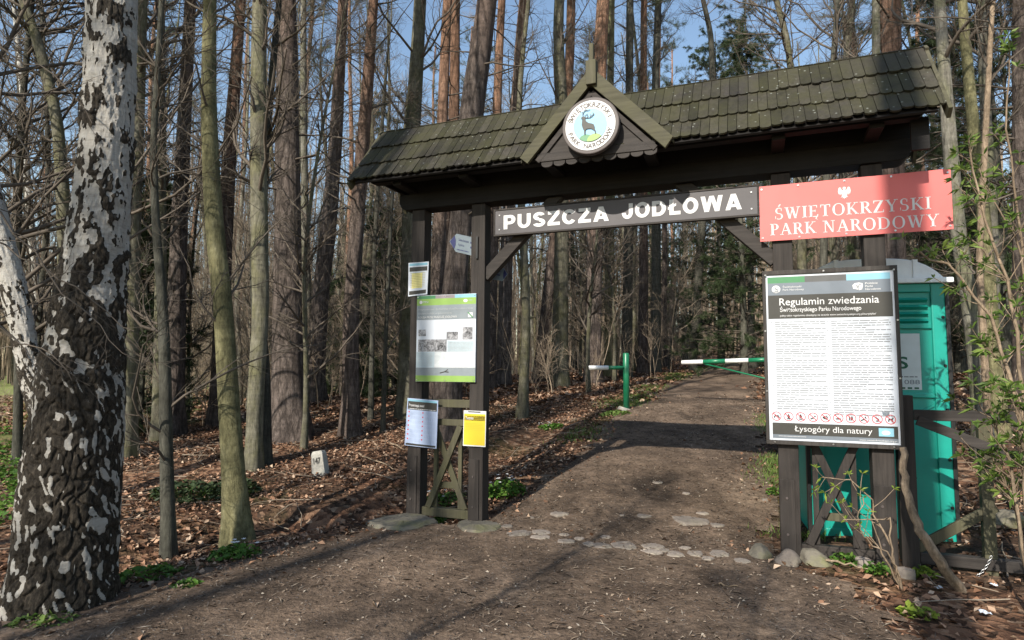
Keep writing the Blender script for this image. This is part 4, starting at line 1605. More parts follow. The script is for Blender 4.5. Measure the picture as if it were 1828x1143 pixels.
def lay_stone(px, py, wpx, hpx, label, group, mat, flat_z=None, raise_=0.0):
    P = hit(px, py)
    d = P[1]
    wid = wpx * d / FPX
    dep = min(hpx * d / FPX / max(.12, (EYE - P[2]) / d), wid * 1.1)
    if flat_z and flat_z > .05:
        me = stone_mesh(srng, wid * .56, dep * .56, flat_z)
    elif flat_z:
        me = slab_mesh(srng, wid * .56, dep * .56, flat_z)
    else:
        me = slab_mesh(srng, wid * .54, dep * .54, .017)
    me.materials.append(mat)
    o = link('boulder' if flat_z else 'stone', me)
    o.location = (P[0], P[1], P[2] + (.012 if flat_z else .018) + raise_)
    o.rotation_euler = (0, 0, srng.uniform(-.3, .3))
    return tag(o, label, 'stone', group)


for i, (x, y, w, h) in enumerate(row):
    big = w >= 95 and h > 40
    lab = 'flat grey stone set in the trodden row across the path under the gate'
    if (x, y) == (1075, 262): lab = 'widest flat grey stone in the middle of the stone row under the gate'
    lay_stone(x / 2.229 + 640, y / 2.229 + 860, w / 2.229, h / 2.229, lab, 'stones in a row under the gate', STONE)
for i, (x, y, w, h) in enumerate(loose):
    lab = 'small pale stone bedded in the path behind the stone row'
    if w == 140: lab = 'long pale flat stone bedded in the path behind the stone row'
    if w == 75: lab = 'pale square stone bedded in the path near the left gate posts'
    lay_stone(x / 2.229 + 640, y / 2.229 + 860, w / 2.229, h / 2.229, lab, 'stones bedded in the path', STONE)
for px, py, w, h, hz, lab in (
        (1366, 992, 42, 34, .10, 'round lichen yellow boulder beside the third gate post'),
        (1411, 1000, 42, 30, .085, 'grey green block under the third gate post'),
        (1462, 995, 62, 22, .07, 'mossy stone under the bottom rail of the right gate panel'),
        (1548, 1004, 30, 18, .06, 'small pale stone at the foot of the right gate post'),
        (1625, 1022, 34, 18, .05, 'brown stone in front of the fence beside the fallen branch'),
        (722, 941, 100, 30, .045, 'broad mossy foundation stone under the leftmost gate post'),
        (853, 945, 80, 24, .035, 'pale foundation stone under the second gate post'),
        (1800, 925, 52, 20, .12, 'mossy stone half hidden behind the fence at the right edge')):
    lay_stone(px, py, w, h, lab, None, MOSSTONE if 'moss' in lab or 'lichen' in lab or 'pale f' in lab else STONE, hz, .0)

# ---------------------------------------------------------------- trees: growing machinery
def grow(rng, P, R, cnt, t0, t1, l0, l1, ang, rmax, n, up=.0, wob=.12, rmin=.002, sag=0.0):
    B, n0, _ = P.shape
    idx = np.repeat(np.arange(B), cnt)
    t = rng.uniform(t0, t1, len(idx))
    f = t * (n0 - 1)
    i0 = np.minimum(f.astype(int), n0 - 2)
    fr = (f - i0)[:, None]
    base = P[idx, i0] * (1 - fr) + P[idx, i0 + 1] * fr
    rb = R[idx, i0] * (1 - fr[:, 0]) + R[idx, i0 + 1] * fr[:, 0]
    tan = norm(P[idx, i0 + 1] - P[idx, i0])
    rnd = rng.normal(size=tan.shape)
    per = norm(rnd - (rnd * tan).sum(1, keepdims=True) * tan)
    a = rng.uniform(ang[0], ang[1], len(idx))[:, None]
    d = np.cos(a) * tan + np.sin(a) * per
    L = rng.uniform(l0, l1, len(idx)) * (1.15 - .75 * t)
    out = np.zeros((len(idx), n, 3))
    out[:, 0] = base
    for k in range(1, n):
        d = norm(d + np.array([0, 0, up - sag * (k / n)]) + rng.normal(size=d.shape) * wob)
        out[:, k] = out[:, k - 1] + d * (L / (n - 1))[:, None]
    r0 = np.minimum(rb * .62, rmax * (1.1 - .6 * t))
    RR = r0[:, None] * np.linspace(1, .25, n)[None] + 0
    return out, np.maximum(RR, rmin)


def needle_tufts(rng, P, cnt, t0, size, blades, droop=0.0, wide=.012):
    """needle tufts along branches: thin triangles"""
    B, n0, _ = P.shape
    idx = np.repeat(np.arange(B), cnt)
    t = rng.uniform(t0, 1.0, len(idx)) * (n0 - 1)
    i0 = np.minimum(t.astype(int), n0 - 2)
    fr = (t - i0)[:, None]
    base = P[idx, i0] * (1 - fr) + P[idx, i0 + 1] * fr
    tan = norm(P[idx, i0 + 1] - P[idx, i0])
    base = np.repeat(base, blades, 0) + rng.normal(size=(len(idx) * blades, 3)) * size * .22
    d = norm(np.repeat(tan, blades, 0) * .6 + rng.normal(size=base.shape) * .75 + np.array([0, 0, -droop]))
    s = norm(np.cross(d, rng.normal(size=d.shape))) * wide
    L = size * rng.uniform(.6, 1.2, len(d))[:, None]
    V = np.stack([base - s, base + s, base + d * L], 1).reshape(-1, 3)
    F = np.arange(len(V)).reshape(-1, 3)
    return V, F


def trunk_line(rng, H, n, lean=.02, wob=.05):
    z = np.linspace(0, H, n)
    ph = rng.uniform(0, 6, 4)
    x = lean * z * math.cos(ph[0]) + wob * np.sin(z * .5 + ph[1]) * np.minimum(z / 3, 1)
    y = lean * z * math.sin(ph[0]) + wob * np.sin(z * .42 + ph[2]) * np.minimum(z / 3, 1)
    return np.stack([x - x[0], y - y[0], z], -1)


def trunk_radius(r, n, H, flare=.35, top=.18):
    z = np.linspace(0, H, n)
    return r * (1 - (1 - top) * (z / H) ** 1.1) * (1 + flare * np.exp(-z / .35))


def crown_bare(rng, P, R, l1=42, l2=7, l3=5, t0=.25, L=(1.0, 3.4), up=.07, ang=(.6, 1.25), rmin=.003, rmax=.032):
    s = Soup()
    A, RA = grow(rng, P[None], R[None], l1, t0, .98, L[0], L[1], ang, rmax, 8, up, .16, rmin * 1.5)
    s.add(*tube_batch(A, RA, 5))
    Bq, RB = grow(rng, A, RA, l2, .15, 1, L[0] * .35, L[1] * .42, (.4, 1.0), .014, 5, up * .7, .16, rmin)
    s.add(*tube_batch(Bq, RB, 3))
    if l3:
        Cq, RC = grow(rng, Bq, RB, l3, .15, 1, .22, .6, (.4, 1.0), .006, 3, .02, .15, rmin * .75)
        s.add(*tube_batch(Cq, RC, 3))
    return s


def crown_pine(rng, P, R, H, live=.62, nb=28, dead=30, tuft=.22, blades=13):
    s = Soup()
    D, RD = grow(rng, P[None], R[None], dead, .15, live, .4, 2.0, (1.1, 1.7), .022, 5, -.01, .14, .005)
    s.add(*tube_batch(D, RD, 4), 0)
    D2, RD2 = grow(rng, D, RD, 3, .3, 1, .2, .7, (.5, 1.1), .008, 3, 0, .15, .003)
    s.add(*tube_batch(D2, RD2, 3), 0)
    A, RA = grow(rng, P[None], R[None], nb, live, .995, 1.2, 3.6, (.8, 1.35), .05, 6, .05, .12, .008)
    s.add(*tube_batch(A, RA, 4), 0)
    Bq, RB = grow(rng, A, RA, 5, .25, 1, .4, 1.2, (.4, 1.0), .014, 4, .06, .14, .005)
    s.add(*tube_batch(Bq, RB, 3), 0)
    s.add(*needle_tufts(rng, Bq, 4, .35, tuft, blades, -.1, .006), 1)
    s.add(*needle_tufts(rng, A, 5, .55, tuft, blades, -.1, .006), 1)
    return s


def crown_spruce(rng, P, R, H, nb=95, t0=.06, L=2.1, blades=8):
    s = Soup()
    A, RA = grow(rng, P[None], R[None], nb, t0, .99, L * .55, L, (1.2, 1.6), .022, 6, -.02, .08, .004, .06)
    # shorter toward the top
    s.add(*tube_batch(A, RA, 4), 0)
    Bq, RB = grow(rng, A, RA, 8, .12, 1, .15, .6, (.6, 1.1), .008, 4, -.03, .1, .003)
    s.add(*tube_batch(Bq, RB, 3), 0)
    s.add(*needle_tufts(rng, Bq, 8, .05, .11, blades + 3, .25, .006), 1)
    s.add(*needle_tufts(rng, A, 10, .2, .11, blades + 3, .25, .006), 1)
    return s


def bark_tube(P, R, k, rng, lump=.05):
    """trunk surface with slight irregularity"""
    V, Q = tube_batch(P[None], R[None], k)
    n = len(P)
    Vr = V.reshape(n, k, 3)
    c = P[:, None, :]
    ph = rng.uniform(0, 6, 4)
    a = np.arange(k)[None] * 2 * np.pi / k
    zz = P[:, 2][:, None]
    m = 1 + lump * (np.sin(2 * a + ph[0] + .4 * zz) * .5 + np.sin(3 * a + ph[1] - .7 * zz) * .4 + np.sin(5 * a + zz * 2.3 + ph[2]) * .3)
    root = .18 * np.exp(-np.maximum(zz - zz[0, 0], 0) / .22) * np.sin(5 * a + ph[3])
    Vr = c + (Vr - c) * (m + root)[:, :, None]
    return Vr.reshape(-1, 3), Q


def tree(name, label, cat, loc, tm, cm, rz=0.0, group=None, scale=1.0):
    t = thing(name, label, cat, loc, rz, group)
    t.scale = (scale, scale, scale)
    link('trunk', tm, t)
    if cm is not None:
        link('crown', cm, t)
    return t


# ---------------------------------------------------------------- the big birch on the left
def voro(x, y, period, rng, cw, chh):
    """F1,F2 on a jittered grid, periodic in x"""
    nxc = int(round(period / cw))
    cw = period / nxc
    nyc = 400
    J = rng.uniform(.12, .88, (nyc, nxc, 2))
    gxi = np.floor(x / cw).astype(int)
    gyi = np.floor(y / chh).astype(int)
    f1 = np.full(x.shape, 9.0); f2 = np.full(x.shape, 9.0); idc = np.zeros(x.shape)
    for dj in (-1, 0, 1):
        for di in (-1, 0, 1):
            ii = gxi + di; jj = (gyi + dj) % nyc
            off = .5 * (jj % 2)
            px = (ii + J[jj, ii % nxc, 0] + 0 * off) * cw
            py = (gyi + dj + J[jj, ii % nxc, 1]) * chh
            dd = np.hypot((x - px) / cw, (y - py) / chh)
            new1 = dd < f1
            f2 = np.where(new1, f1, np.minimum(f2, dd))
            idc = np.where(new1, (ii % nxc) * 7.13 + jj * 3.7, idc)
            f1 = np.where(new1, dd, f1)
    return f1, f2, idc


def fbm(x, y, period, rng, cx_, cy_):
    """smooth value noise in -1..1, periodic in x"""
    n = max(2, int(round(period / cx_)))
    cx_ = period / n
    G = rng.uniform(-1, 1, (300, n))
    u, v = x / cx_, y / cy_ + 20
    i, j = np.floor(u).astype(int), np.floor(v).astype(int)
    fu, fv = u - i, v - j
    fu, fv = fu * fu * (3 - 2 * fu), fv * fv * (3 - 2 * fv)
    g = lambda a, b: G[(j + b) % 300, (i + a) % n]
    return (g(0, 0) * (1 - fu) + g(1, 0) * fu) * (1 - fv) + (g(0, 1) * (1 - fu) + g(1, 1) * fu) * fv


def birch_mat():
    m, nt, b = new_mat('birch bark white over black plates')
    at_ = nd(nt, 'ShaderNodeAttribute', attribute_name='plate')
    co = coords(nt, (48, 48, 20))
    n = noise(nt, co, 1.0, 8, .8)
    co2 = coords(nt, (9, 9, 40))
    n2 = noise(nt, co2, 1.0, 5, .7)
    dark = ramp(nt, n.outputs[0], [(.32, (.010, .008, .006)), (.5, (.05, .041, .031)), (.68, (.15, .125, .095))])
    white = ramp(nt, n2.outputs[0], [(.25, (.27, .24, .20)), (.45, (.50, .47, .42)), (.75, (.63, .61, .57))])
    ad = nd(nt, 'ShaderNodeMath', operation='MULTIPLY_ADD')
    nt.links.new(n.outputs[0], ad.inputs[0]); ad.inputs[1].default_value = .5
    nt.links.new(at_.outputs['Fac'], ad.inputs[2])
    col = mix(nt, ramp(nt, ad.outputs[0], [(.66, 0.0), (.74, 1.0)]), white, dark)
    nt.links.new(col, b.inputs['Base Color'])
    b.inputs['Roughness'].default_value = .8
    b.inputs['Specular IOR Level'].default_value = .2
    bump(nt, b, n.outputs[0], 1.0, .035)
    return m


BIRCH = birch_mat()


def birch(name, label, px, d, Htot, seedv, nz=1150, k=280, zmax=7.2, thr=(-1.7, .36, .75, 1.55, .42), crown=True):
    rng = np.random.default_rng(seedv)
    C, RW = [], []
    for x, y, w in px:
        P = at(x, y, d); C.append(P); RW.append(w * d / FPX / 2 * .93)
    C = np.array(C); RW = np.array(RW)
    zs = C[:, 2]
    base = np.array([C[0, 0], C[0, 1], tz(C[0, 0], C[0, 1])])
    C = C - base
    zz = np.linspace(-.12, zmax, nz)
    cx = np.interp(zz, C[:, 2], C[:, 0]); cy = np.interp(zz, C[:, 2], C[:, 1])
    over = np.maximum(zz - C[-1, 2], 0)
    sl = (C[-1, 0] - C[-2, 0]) / (C[-1, 2] - C[-2, 2])
    cx = cx + over * sl
    rr = np.interp(zz, C[:, 2], RW) - over * .012
    rr = rr + .035 * np.exp(-np.maximum(zz, 0) / .12)
    rr = np.maximum(rr, .06)
    from_k = np.ones(41) / 41
    cx = np.convolve(np.pad(cx, 20, 'edge'), from_k, 'valid')
    rr = np.convolve(np.pad(rr, 20, 'edge'), from_k, 'valid')
    A, Zg = np.meshgrid(np.arange(k) * 2 * np.pi / k, zz)
    rm = rr.mean()
    x = A / (2 * np.pi) * (2 * np.pi * rm)
    wx = .035 * np.sin(Zg * 7 + 3 * np.sin(A * 2)) + .018 * np.sin(Zg * 19 + A * 5)
    wy = .05 * np.sin(A * 3 + Zg * 2.0) + .02 * np.sin(A * 9 + Zg * 11)
    per = 2 * np.pi * rm
    fb = fbm(x, Zg, per, rng, .16, .26) * .5 + fbm(x, Zg, per, rng, .07, .10) * .35 + fbm(x, Zg, per, rng, .03, .04) * .3
    hfr = np.clip((Zg - thr[2]) / thr[3], 0, 1)
    top = .8 * fbm(x + wx, Zg, per, rng, .075, .15) + .8 * fbm(x, Zg, per, rng, .04, .08) + .6 * fbm(x, Zg, per, rng, .02, .036) + .35 * fbm(x, Zg, per, rng, .012, .016)
    dg = x + .22 * Zg
    low = fbm(x + wx, Zg, per, rng, .055, .19) + .7 * fbm(x, Zg, per, rng, .03, .09) + .45 * fbm(x, Zg, per, rng, .016, .04)
    g1, g2, idc = voro(x + wx * .6 + fb * .03, Zg + wy + 1 + fb * .04, per, rng, .042, .15)
    edge = g2 - g1
    fld = top + .25 * (edge - .35) * (1 - hfr)
    th = thr[0] + (thr[1] - thr[0]) * hfr
    v_ = fld - th
    dx = x + .18 * Zg + .02 * np.sin(Zg * 9)
    streak = fbm(dx, Zg, per, rng, .019, .075) + .7 * fbm(dx, Zg, per, rng, .011, .036) + .35 * fbm(x, Zg, per, rng, .30, .7) - thr[4]
    plate = 1 / (1 + np.exp(-v_ / .07)) * (1 - (1 - hfr) / (1 + np.exp(-(streak + .12 * low) / .05)))
    depth = .026 * (1 - .4 * hfr)
    crev = np.clip(edge / .2, 0, 1)
    disp = np.clip(v_ * .8 + .35, 0, 1) * depth - (1 - crev) * .018 * plate * (1 - .5 * hfr) + low * .006 + fbm(x, Zg, per, rng, .02, .03) * .004 * plate
    r = rr[:, None] - .02 + disp
    V = np.stack([cx[:, None] + r * np.cos(A), cy[:, None] + r * np.sin(A), Zg], -1).reshape(-1, 3)
    i = np.arange(nz - 1)[:, None] * k
    j = np.arange(k)[None]
    Q = np.stack([i + j, i + (j + 1) % k, i + k + (j + 1) % k, i + k + j], -1).reshape(-1, 4)
    s = Soup().add(V, Q)
    me = s.mesh('trunk', BIRCH, True)
    at_ = me.attributes.new('plate', 'FLOAT', 'POINT')
    at_.data.foreach_set('value', plate.ravel().astype(np.float32))
    cm = None
    top = np.stack([cx, cy, zz], -1)
    if crown:
        n = 12
        z2 = np.linspace(zmax - .05, Htot, n)
        P2 = np.stack([cx[-1] + sl * (z2 - zmax) * .5, np.full(n, cy[-1]), z2], -1)
        R2 = np.linspace(rr[-1] * .95, .03, n)
        s = Soup().add(*tube_batch(P2[None], R2[None], 12))
        c2 = crown_bare(rng, P2, R2, 34, 8, 4, .05, (1.2, 3.4), -.02)
        for vv, ff in zip(c2.V, c2.F):
            s.V.append(vv); s.F.append(ff + s.n - 0); s.M.append(np.zeros(len(ff)))
        # fix face offsets: c2 faces are numbered from its own zero
        s2 = Soup().add(*tube_batch(P2[None], R2[None], 12))
        nb = s2.n
        s2.V += c2.V; s2.F += [f + nb for f in c2.F]; s2.M += c2.M
        cm = s2.mesh('crown', B_WBIRCH)
    return tree(name, label, 'birch tree', tuple(base), me, cm)


birch('birch_tree', 'huge old birch with white and black fissured bark at the left front',
      [(108, 1100, 182), (121, 1020, 164), (133, 850, 160), (150, 650, 140), (166, 500, 122), (183, 330, 104), (190, 160, 100), (194, 0, 98)], 4.08, 17, 7)
birch('birch_tree', 'leaning pale birch trunk at the left edge behind the huge birch',
      [(96, 800, 44), (62, 700, 44), (45, 620, 46), (22, 520, 50), (-2, 430, 52), (-40, 300, 50), (-80, 150, 48)], 7.0, 15, 9, 600, 120, 6.0, (-1.2, .7, .6, 1.6, .5))


# ---------------------------------------------------------------- trees measured one by one
def hero(name, label, cat, px, mat, H, seedv, crown='bare', d=None, lb=1.0, t0=.18, l1=40, k=20, fl=.3, twigm=None, lump=.05, group=None):
    rng = np.random.default_rng(seedv)
    if d is None:
        bpt = hit(px[0][0], px[0][1])
        d = bpt[1]
    C = np.array([at(x, y, d) for x, y, w in px])
    Rw = np.array([w * d / FPX / 2 for x, y, w in px])
    base = np.array([C[0, 0], C[0, 1], tz(C[0, 0], C[0, 1])])
    C = C - base
    C[0, 2] = min(C[0, 2], 0.0)
    n = 44
    zt = C[-1, 2]
    z = np.concatenate([[-.15], np.linspace(0, max(H, zt + 1), n - 1) ** 1.0])
    x = np.interp(z, C[:, 2], C[:, 0]); y = np.interp(z, C[:, 2], C[:, 1])
    sl = (C[-1, 0] - C[-2, 0]) / max(.3, C[-1, 2] - C[-2, 2])
    over = np.maximum(z - zt, 0)
    x = x + np.clip(sl, -.2, .2) * over * .7 + .08 * np.sin(over * .6)
    y = y + .12 * np.sin(over * .5 + seedv)
    r = np.interp(z, C[:, 2], Rw)
    r = np.where(z > zt, Rw[-1] * np.clip(1 - .85 * over / max(1, (z[-1] - zt)), .08, 1), r)
    ker = np.array([.25, .5, .25])
    for q in (x, r):
        q[1:-1] = np.convolve(q, ker, 'valid')
    r = r * (1 + fl * np.exp(-np.maximum(z, 0) / .28))
    P = np.stack([x, y, z], -1)
    tm = Soup().add(*bark_tube(P, r, k, rng, lump)).mesh('trunk', mat, True)
    if crown == 'bare':
        cm = crown_bare(rng, P[2:], r[2:], l1, 7, 5, t0, (.7 * lb, 2.8 * lb)).mesh('crown', twigm or TWIG)
    elif crown == 'pine':
        cm = crown_pine(rng, P[2:], r[2:], H).mesh('crown', [TWIG, L_NEEDLE])
    elif crown == 'thin':
        cm = crown_bare(rng, P[2:], r[2:], l1, 6, 4, t0, (.5 * lb, 1.5 * lb), .03, rmax=.014).mesh('crown', twigm or TWIG)
    else:
        cm = None
    return tree(name, label, cat, tuple(base), tm, cm, 0, group)


BT, PT = 'beech tree', 'pine tree'
hero('beech_tree', 'slim olive yellow trunk curving at its foot beside the road edge', BT,
     [(436, 985, 48), (425, 860, 38), (412, 700, 35), (403, 560, 33), (383, 400, 32), (371, 200, 27), (372, 0, 23), (374, -200, 20)], B_YELLOW, 13, 31, 'thin', None, .9, .12, 26, 28)
hero('young_tree', 'thin dark sapling between the huge birch and the olive trunk', 'tree',
     [(300, 1010, 24), (292, 800, 22), (288, 650, 20), (282, 540, 17), (268, 400, 14), (262, 250, 11), (270, 100, 10), (276, -40, 9)], B_DARK, 9, 32, 'thin', None, 1.0, .06, 34, 14)
hero('beech_tree', 'pale grey green trunk of a close pair behind the olive trunk', BT,
     [(449, 850, 28), (450, 760, 27), (455, 640, 28), (461, 560, 28), (455, 440, 30), (450, 200, 28), (449, 0, 26)], B_BEECH, 16, 33, 'bare', 8.4, .9, .2, 40)
hero('beech_tree', 'dark trunk of a close pair behind the olive trunk', BT,
     [(466, 845, 32), (467, 760, 31), (466, 660, 29), (456, 560, 22), (448, 470, 17), (465, 300, 14), (480, 100, 12)], B_DARK, 12, 34, 'bare', 8.75, .8, .3, 28)
hero('pine_tree', 'thickest pine with deeply furrowed bark left of the gate', PT,
     [(522, 786, 70), (518, 700, 56), (516, 600, 50), (514, 450, 46), (511, 300, 42), (508, 100, 36), (505, -50, 32)], B_PINE, 22, 35, 'pine', None, 1, .2, 40, 30)
hero('pine_tree', 'straight pine with flared foot standing on the leaf slope further back', PT,
     [(566, 722, 38), (569, 640, 31), (575, 520, 29), (588, 400, 27), (598, 250, 23), (606, 60, 18), (609, -40, 17)], B_PINE, 23, 36, 'pine', 15.2, 1, .2, 40, 24)
hero('pine_tree', 'leaning pine with orange upper trunk just left of the gate roof', PT,
     [(631, 778, 33), (629, 700, 29), (629, 560, 27), (637, 400, 26), (646, 260, 24), (656, 100, 20), (664, -40, 17)], B_PINE_HI, 22, 37, 'pine', None, 1, .2, 40, 24)
hero('pine_tree', 'reddish pine rising behind the olive yellow trunk', PT,
     [(392, 760, 32), (394, 600, 28), (397, 450, 26), (404, 280, 24), (416, 100, 20), (424, -40, 18)], B_PINE_HI, 21, 38, 'pine', 12.4, 1, .2, 36, 22)
hero('pine_tree', 'dark ruddy pine directly right of the huge birch', PT,
     [(306, 770, 36), (308, 600, 32), (311, 450, 28), (317, 250, 24), (325, 60, 21), (328, -40, 20)], B_PINE, 20, 39, 'pine', 11.5, 1, .2, 36, 22)
hero('beech_tree', 'slender grey beech with low limbs behind the thin dark sapling', BT,
     [(282, 760, 24), (282, 600, 21), (281, 450, 19), (278, 250, 17), (276, 60, 13), (276, -40, 12)], B_BEECH, 17, 40, 'bare', 11.0, 1.0, .15, 46)
hero('beech_tree', 'smooth grey beech forking behind the left end of the gate roof', BT,
     [(728, 700, 34), (729, 560, 30), (731, 400, 31), (729, 260, 34), (735, 180, 28), (741, 60, 24), (744, -40, 22)], B_BEECH, 18, 41, 'bare', 11.8, 1.1, .25, 40)
hero('pine_tree', 'stout crooked pine seen between the two left gate posts', PT,
     [(800, 772, 54), (804, 700, 46), (809, 560, 42), (818, 430, 40), (829, 330, 42), (838, 200, 46), (849, 120, 42), (860, 40, 38), (866, -30, 36)], B_PINE, 19, 42, 'pine', 10.4, 1, .2, 36, 28, .25)
hero('pine_tree', 'dark trunk hidden half behind the left gate post', PT,
     [(781, 735, 25), (782, 600, 24), (783, 480, 25), (784, 400, 23), (786, 220, 20), (792, 0, 17)], B_PINE_HI, 21, 43, 'pine', 13.6, 1, .2, 36, 22)
hero('pine_tree', 'bright orange pine above the left half of the gate roof', PT,
     [(800, 720, 24), (803, 400, 22), (806, 200, 20), (806, 60, 17), (806, -40, 16)], B_PINE_HI, 22, 44, 'pine', 15.5, 1, .2, 30, 20)
hero('pine_tree', 'slim orange pine just right of the crooked pine', PT,
     [(874, 700, 22), (878, 400, 20), (882, 200, 17), (886, 60, 15), (890, -40, 14)], B_PINE_HI, 21, 45, 'pine', 16.5, 1, .2, 30, 18)
hero('pine_tree', 'pine leaning right above the gate roof left of the gable', PT,
     [(898, 690, 26), (904, 400, 23), (915, 200, 19), (922, 60, 17), (930, -40, 16)], B_PINE, 22, 46, 'pine', 17.5, 1, .2, 30, 18)
hero('beech_tree', 'grey beech meeting the slope of the gable on its left', BT,
     [(1000, 688, 32), (1001, 560, 27), (1001, 400, 25), (998, 200, 24), (990, 60, 20), (992, -40, 18)], B_BEECH, 19, 47, 'bare', 16.8, 1.1, .25, 40)
hero('pine_tree', 'orange pine close behind the grey beech left of the gable', PT,
     [(962, 682, 22), (980, 500, 20), (1005, 250, 18), (1011, 100, 17), (1012, -40, 16)], B_PINE_HI, 22, 48, 'pine', 19.0, 1, .2, 30, 18)
hero('pine_tree', 'thick red pine directly behind the gable finial', PT,
     [(1058, 680, 30), (1059, 400, 28), (1062, 200, 26), (1066, 60, 24), (1070, -40, 23)], B_PINE_HI, 24, 49, 'pine', 18.0, 1, .2, 36, 20)
hero('beech_tree', 'greenish slender trunk right of the gable finial', BT,
     [(1090, 676, 20), (1086, 400, 16), (1084, 200, 14), (1084, 0, 12)], B_YELLOW, 18, 50, 'bare', 20, 1.0, .3, 34, 14)
hero('pine_tree', 'slim dark pine above the roof right of the gable', PT,
     [(1120, 672, 20), (1121, 400, 17), (1119, 200, 15), (1118, 0, 13)], B_DARK, 20, 51, 'bare', 21, 1.0, .25, 36, 14)
hero('pine_tree', 'thin pinkish pine over the roof midway right of the gable', PT,
     [(1150, 668, 18), (1148, 400, 15), (1145, 200, 13), (1143, 0, 12)], B_PINE_HI, 21, 52, 'pine', 22, 1, .2, 30, 14)
hero('beech_tree', 'dark forked beech over the roof left of the spruce', BT,
     [(1172, 664, 18), (1170, 400, 16), (1164, 200, 13), (1168, 0, 12)], B_DARK, 18, 53, 'bare', 23, 1.2, .3, 40, 14)
hero('pine_tree', 'broad ruddy pine behind the right end of the gate roof', PT,
     [(1590, 700, 40), (1590, 500, 38), (1588, 300, 36), (1582, 90, 32), (1580, -40, 30)], B_PINE_HI, 22, 54, 'pine', 10.2, 1, .2, 36, 24)
hero('beech_tree', 'narrow pale trunk left of the ruddy pine behind the roof end', BT,
     [(1562, 700, 20), (1560, 400, 17), (1552, 100, 14), (1550, -40, 13)], B_GREY, 16, 55, 'bare', 12.5, 1.0, .3, 36, 14)
hero('beech_tree', 'tall grey trunk just right of the gate roof end', BT,
     [(1752, 790, 30), (1738, 620, 27), (1722, 520, 25), (1700, 400, 24), (1690, 300, 24), (1672, 100, 19), (1660, -40, 17)], B_GREY, 17, 56, 'bare', 7.6, .9, .25, 36, 20)
hero('beech_tree', 'olive trunk leaning left at the right edge behind the shrub', BT,
     [(1800, 800, 24), (1778, 600, 22), (1762, 400, 21), (1742, 250, 20), (1724, 80, 17), (1712, -40, 15)], B_YELLOW, 15, 57, 'bare', 8.3, .9, .3, 36, 18)
hero('beech_tree', 'grey trunk between two leaning trunks at the right edge', BT,
     [(1790, 780, 22), (1786, 600, 21), (1780, 400, 20), (1766, 200, 18), (1754, 0, 15)], B_GREY, 16, 58, 'bare', 9.2, .9, .3, 36, 18)
hero('pine_tree', 'shaded pine trunk at the far right picture edge', PT,
     [(1838, 820, 34), (1834, 600, 30), (1828, 300, 28), (1822, 0, 26)], B_PINE, 19, 59, 'pine', 8.6, 1, .2, 30, 20)
hero('beech_tree', 'thin trunk beside the portable toilet on its right', BT,
     [(1762, 760, 13), (1752, 600, 12), (1742, 460, 11), (1752, 200, 10), (1760, 0, 8)], B_SHRUB, 10, 60, 'thin', 6.9, 1.0, .2, 24, 12)
hero('birch_tree', 'thin white birch in the distance left of the huge birch', 'birch tree',
     [(92, 690, 13), (80, 600, 13), (66, 480, 12), (52, 330, 11), (40, 160, 9), (24, 20, 7)], B_WBIRCH, 12, 61, 'thin', 14.5, 1.0, .2, 24, 14)
hero('beech_tree', 'mossy grey trunk half hidden behind the huge birch on its right', BT,
     [(236, 770, 34), (238, 600, 30), (240, 400, 28), (246, 200, 26), (250, 0, 22)], B_BEECH, 17, 62, 'bare', 9.6, 1.1, .25, 36)
hero('beech_tree', 'leaning grey trunk at upper left behind the huge birch', BT,
     [(118, 760, 26), (115, 500, 24), (108, 360, 22), (96, 220, 19), (62, 90, 17), (20, -20, 15)], B_BEECH, 13, 63, 'bare', 9.0, 1.2, .3, 40)
hero('beech_tree', 'wide branching beech whose limbs show above the middle of the right roof half', BT,
     [(1236, 660, 15), (1250, 400, 14), (1268, 200, 12), (1262, 60, 10), (1240, -30, 8)], B_DARK, 19, 81, 'bare', 25, 1.6, .2, 60, 12)
hero('beech_tree', 'bare beech with arching limbs behind the right half of the roof', BT,
     [(1436, 665, 18), (1430, 400, 16), (1418, 200, 14), (1400, 60, 11), (1372, -30, 9)], B_BEECH, 16, 82, 'bare', 15.5, 1.6, .2, 60, 12)
hero('beech_tree', 'thin bare beech rising behind the red sign and the right roof slope', BT,
     [(1470, 665, 14), (1474, 400, 13), (1480, 200, 11), (1492, 0, 9)], B_DARK, 15, 83, 'bare', 13.5, 1.4, .2, 56, 12)
hero('beech_tree', 'slender spreading tree at the left edge with many dark limbs', BT,
     [(28, 770, 15), (24, 600, 14), (18, 400, 13), (24, 200, 11), (40, 0, 9)], B_DARK, 12, 71, 'bare', 9.4, 1.5, .1, 70, 12)
hero('beech_tree', 'grey limbed tree just outside the left edge overhanging the meadow', BT,
     [(-40, 800, 22), (-44, 600, 20), (-40, 300, 18), (-20, 0, 15)], B_GREY, 13, 72, 'bare', 7.6, 1.6, .12, 70, 14)
hero('beech_tree', 'thin twiggy tree between the leaning birch and the huge birch', BT,
     [(70, 720, 10), (76, 560, 10), (90, 380, 9), (84, 200, 8), (70, 0, 7)], B_DARK, 11, 73, 'bare', 12.5, 1.6, .1, 70, 10)
hero('beech_tree', 'dark many branched tree on the meadow edge far left', BT,
     [(74, 716, 10), (64, 560, 9), (44, 300, 8), (30, 100, 7)], B_DARK, 13, 74, 'bare', 18, 2.0, .12, 80, 10)
hero('beech_tree', 'forked grey trunk on the leaf bank behind the thick pine', BT,
     [(546, 700, 16), (546, 560, 15), (540, 400, 14), (535, 200, 12), (532, 0, 10)], B_GREY, 17, 64, 'bare', 17, 1.0, .3, 36, 14)
hero('young_tree', 'thin bare sapling on the leaf bank beside the boundary stone', 'tree',
     [(684, 776, 9), (686, 640, 8), (690, 500, 7), (694, 380, 6)], B_DARK, 6, 65, 'thin', 10.6, .8, .2, 20, 8)
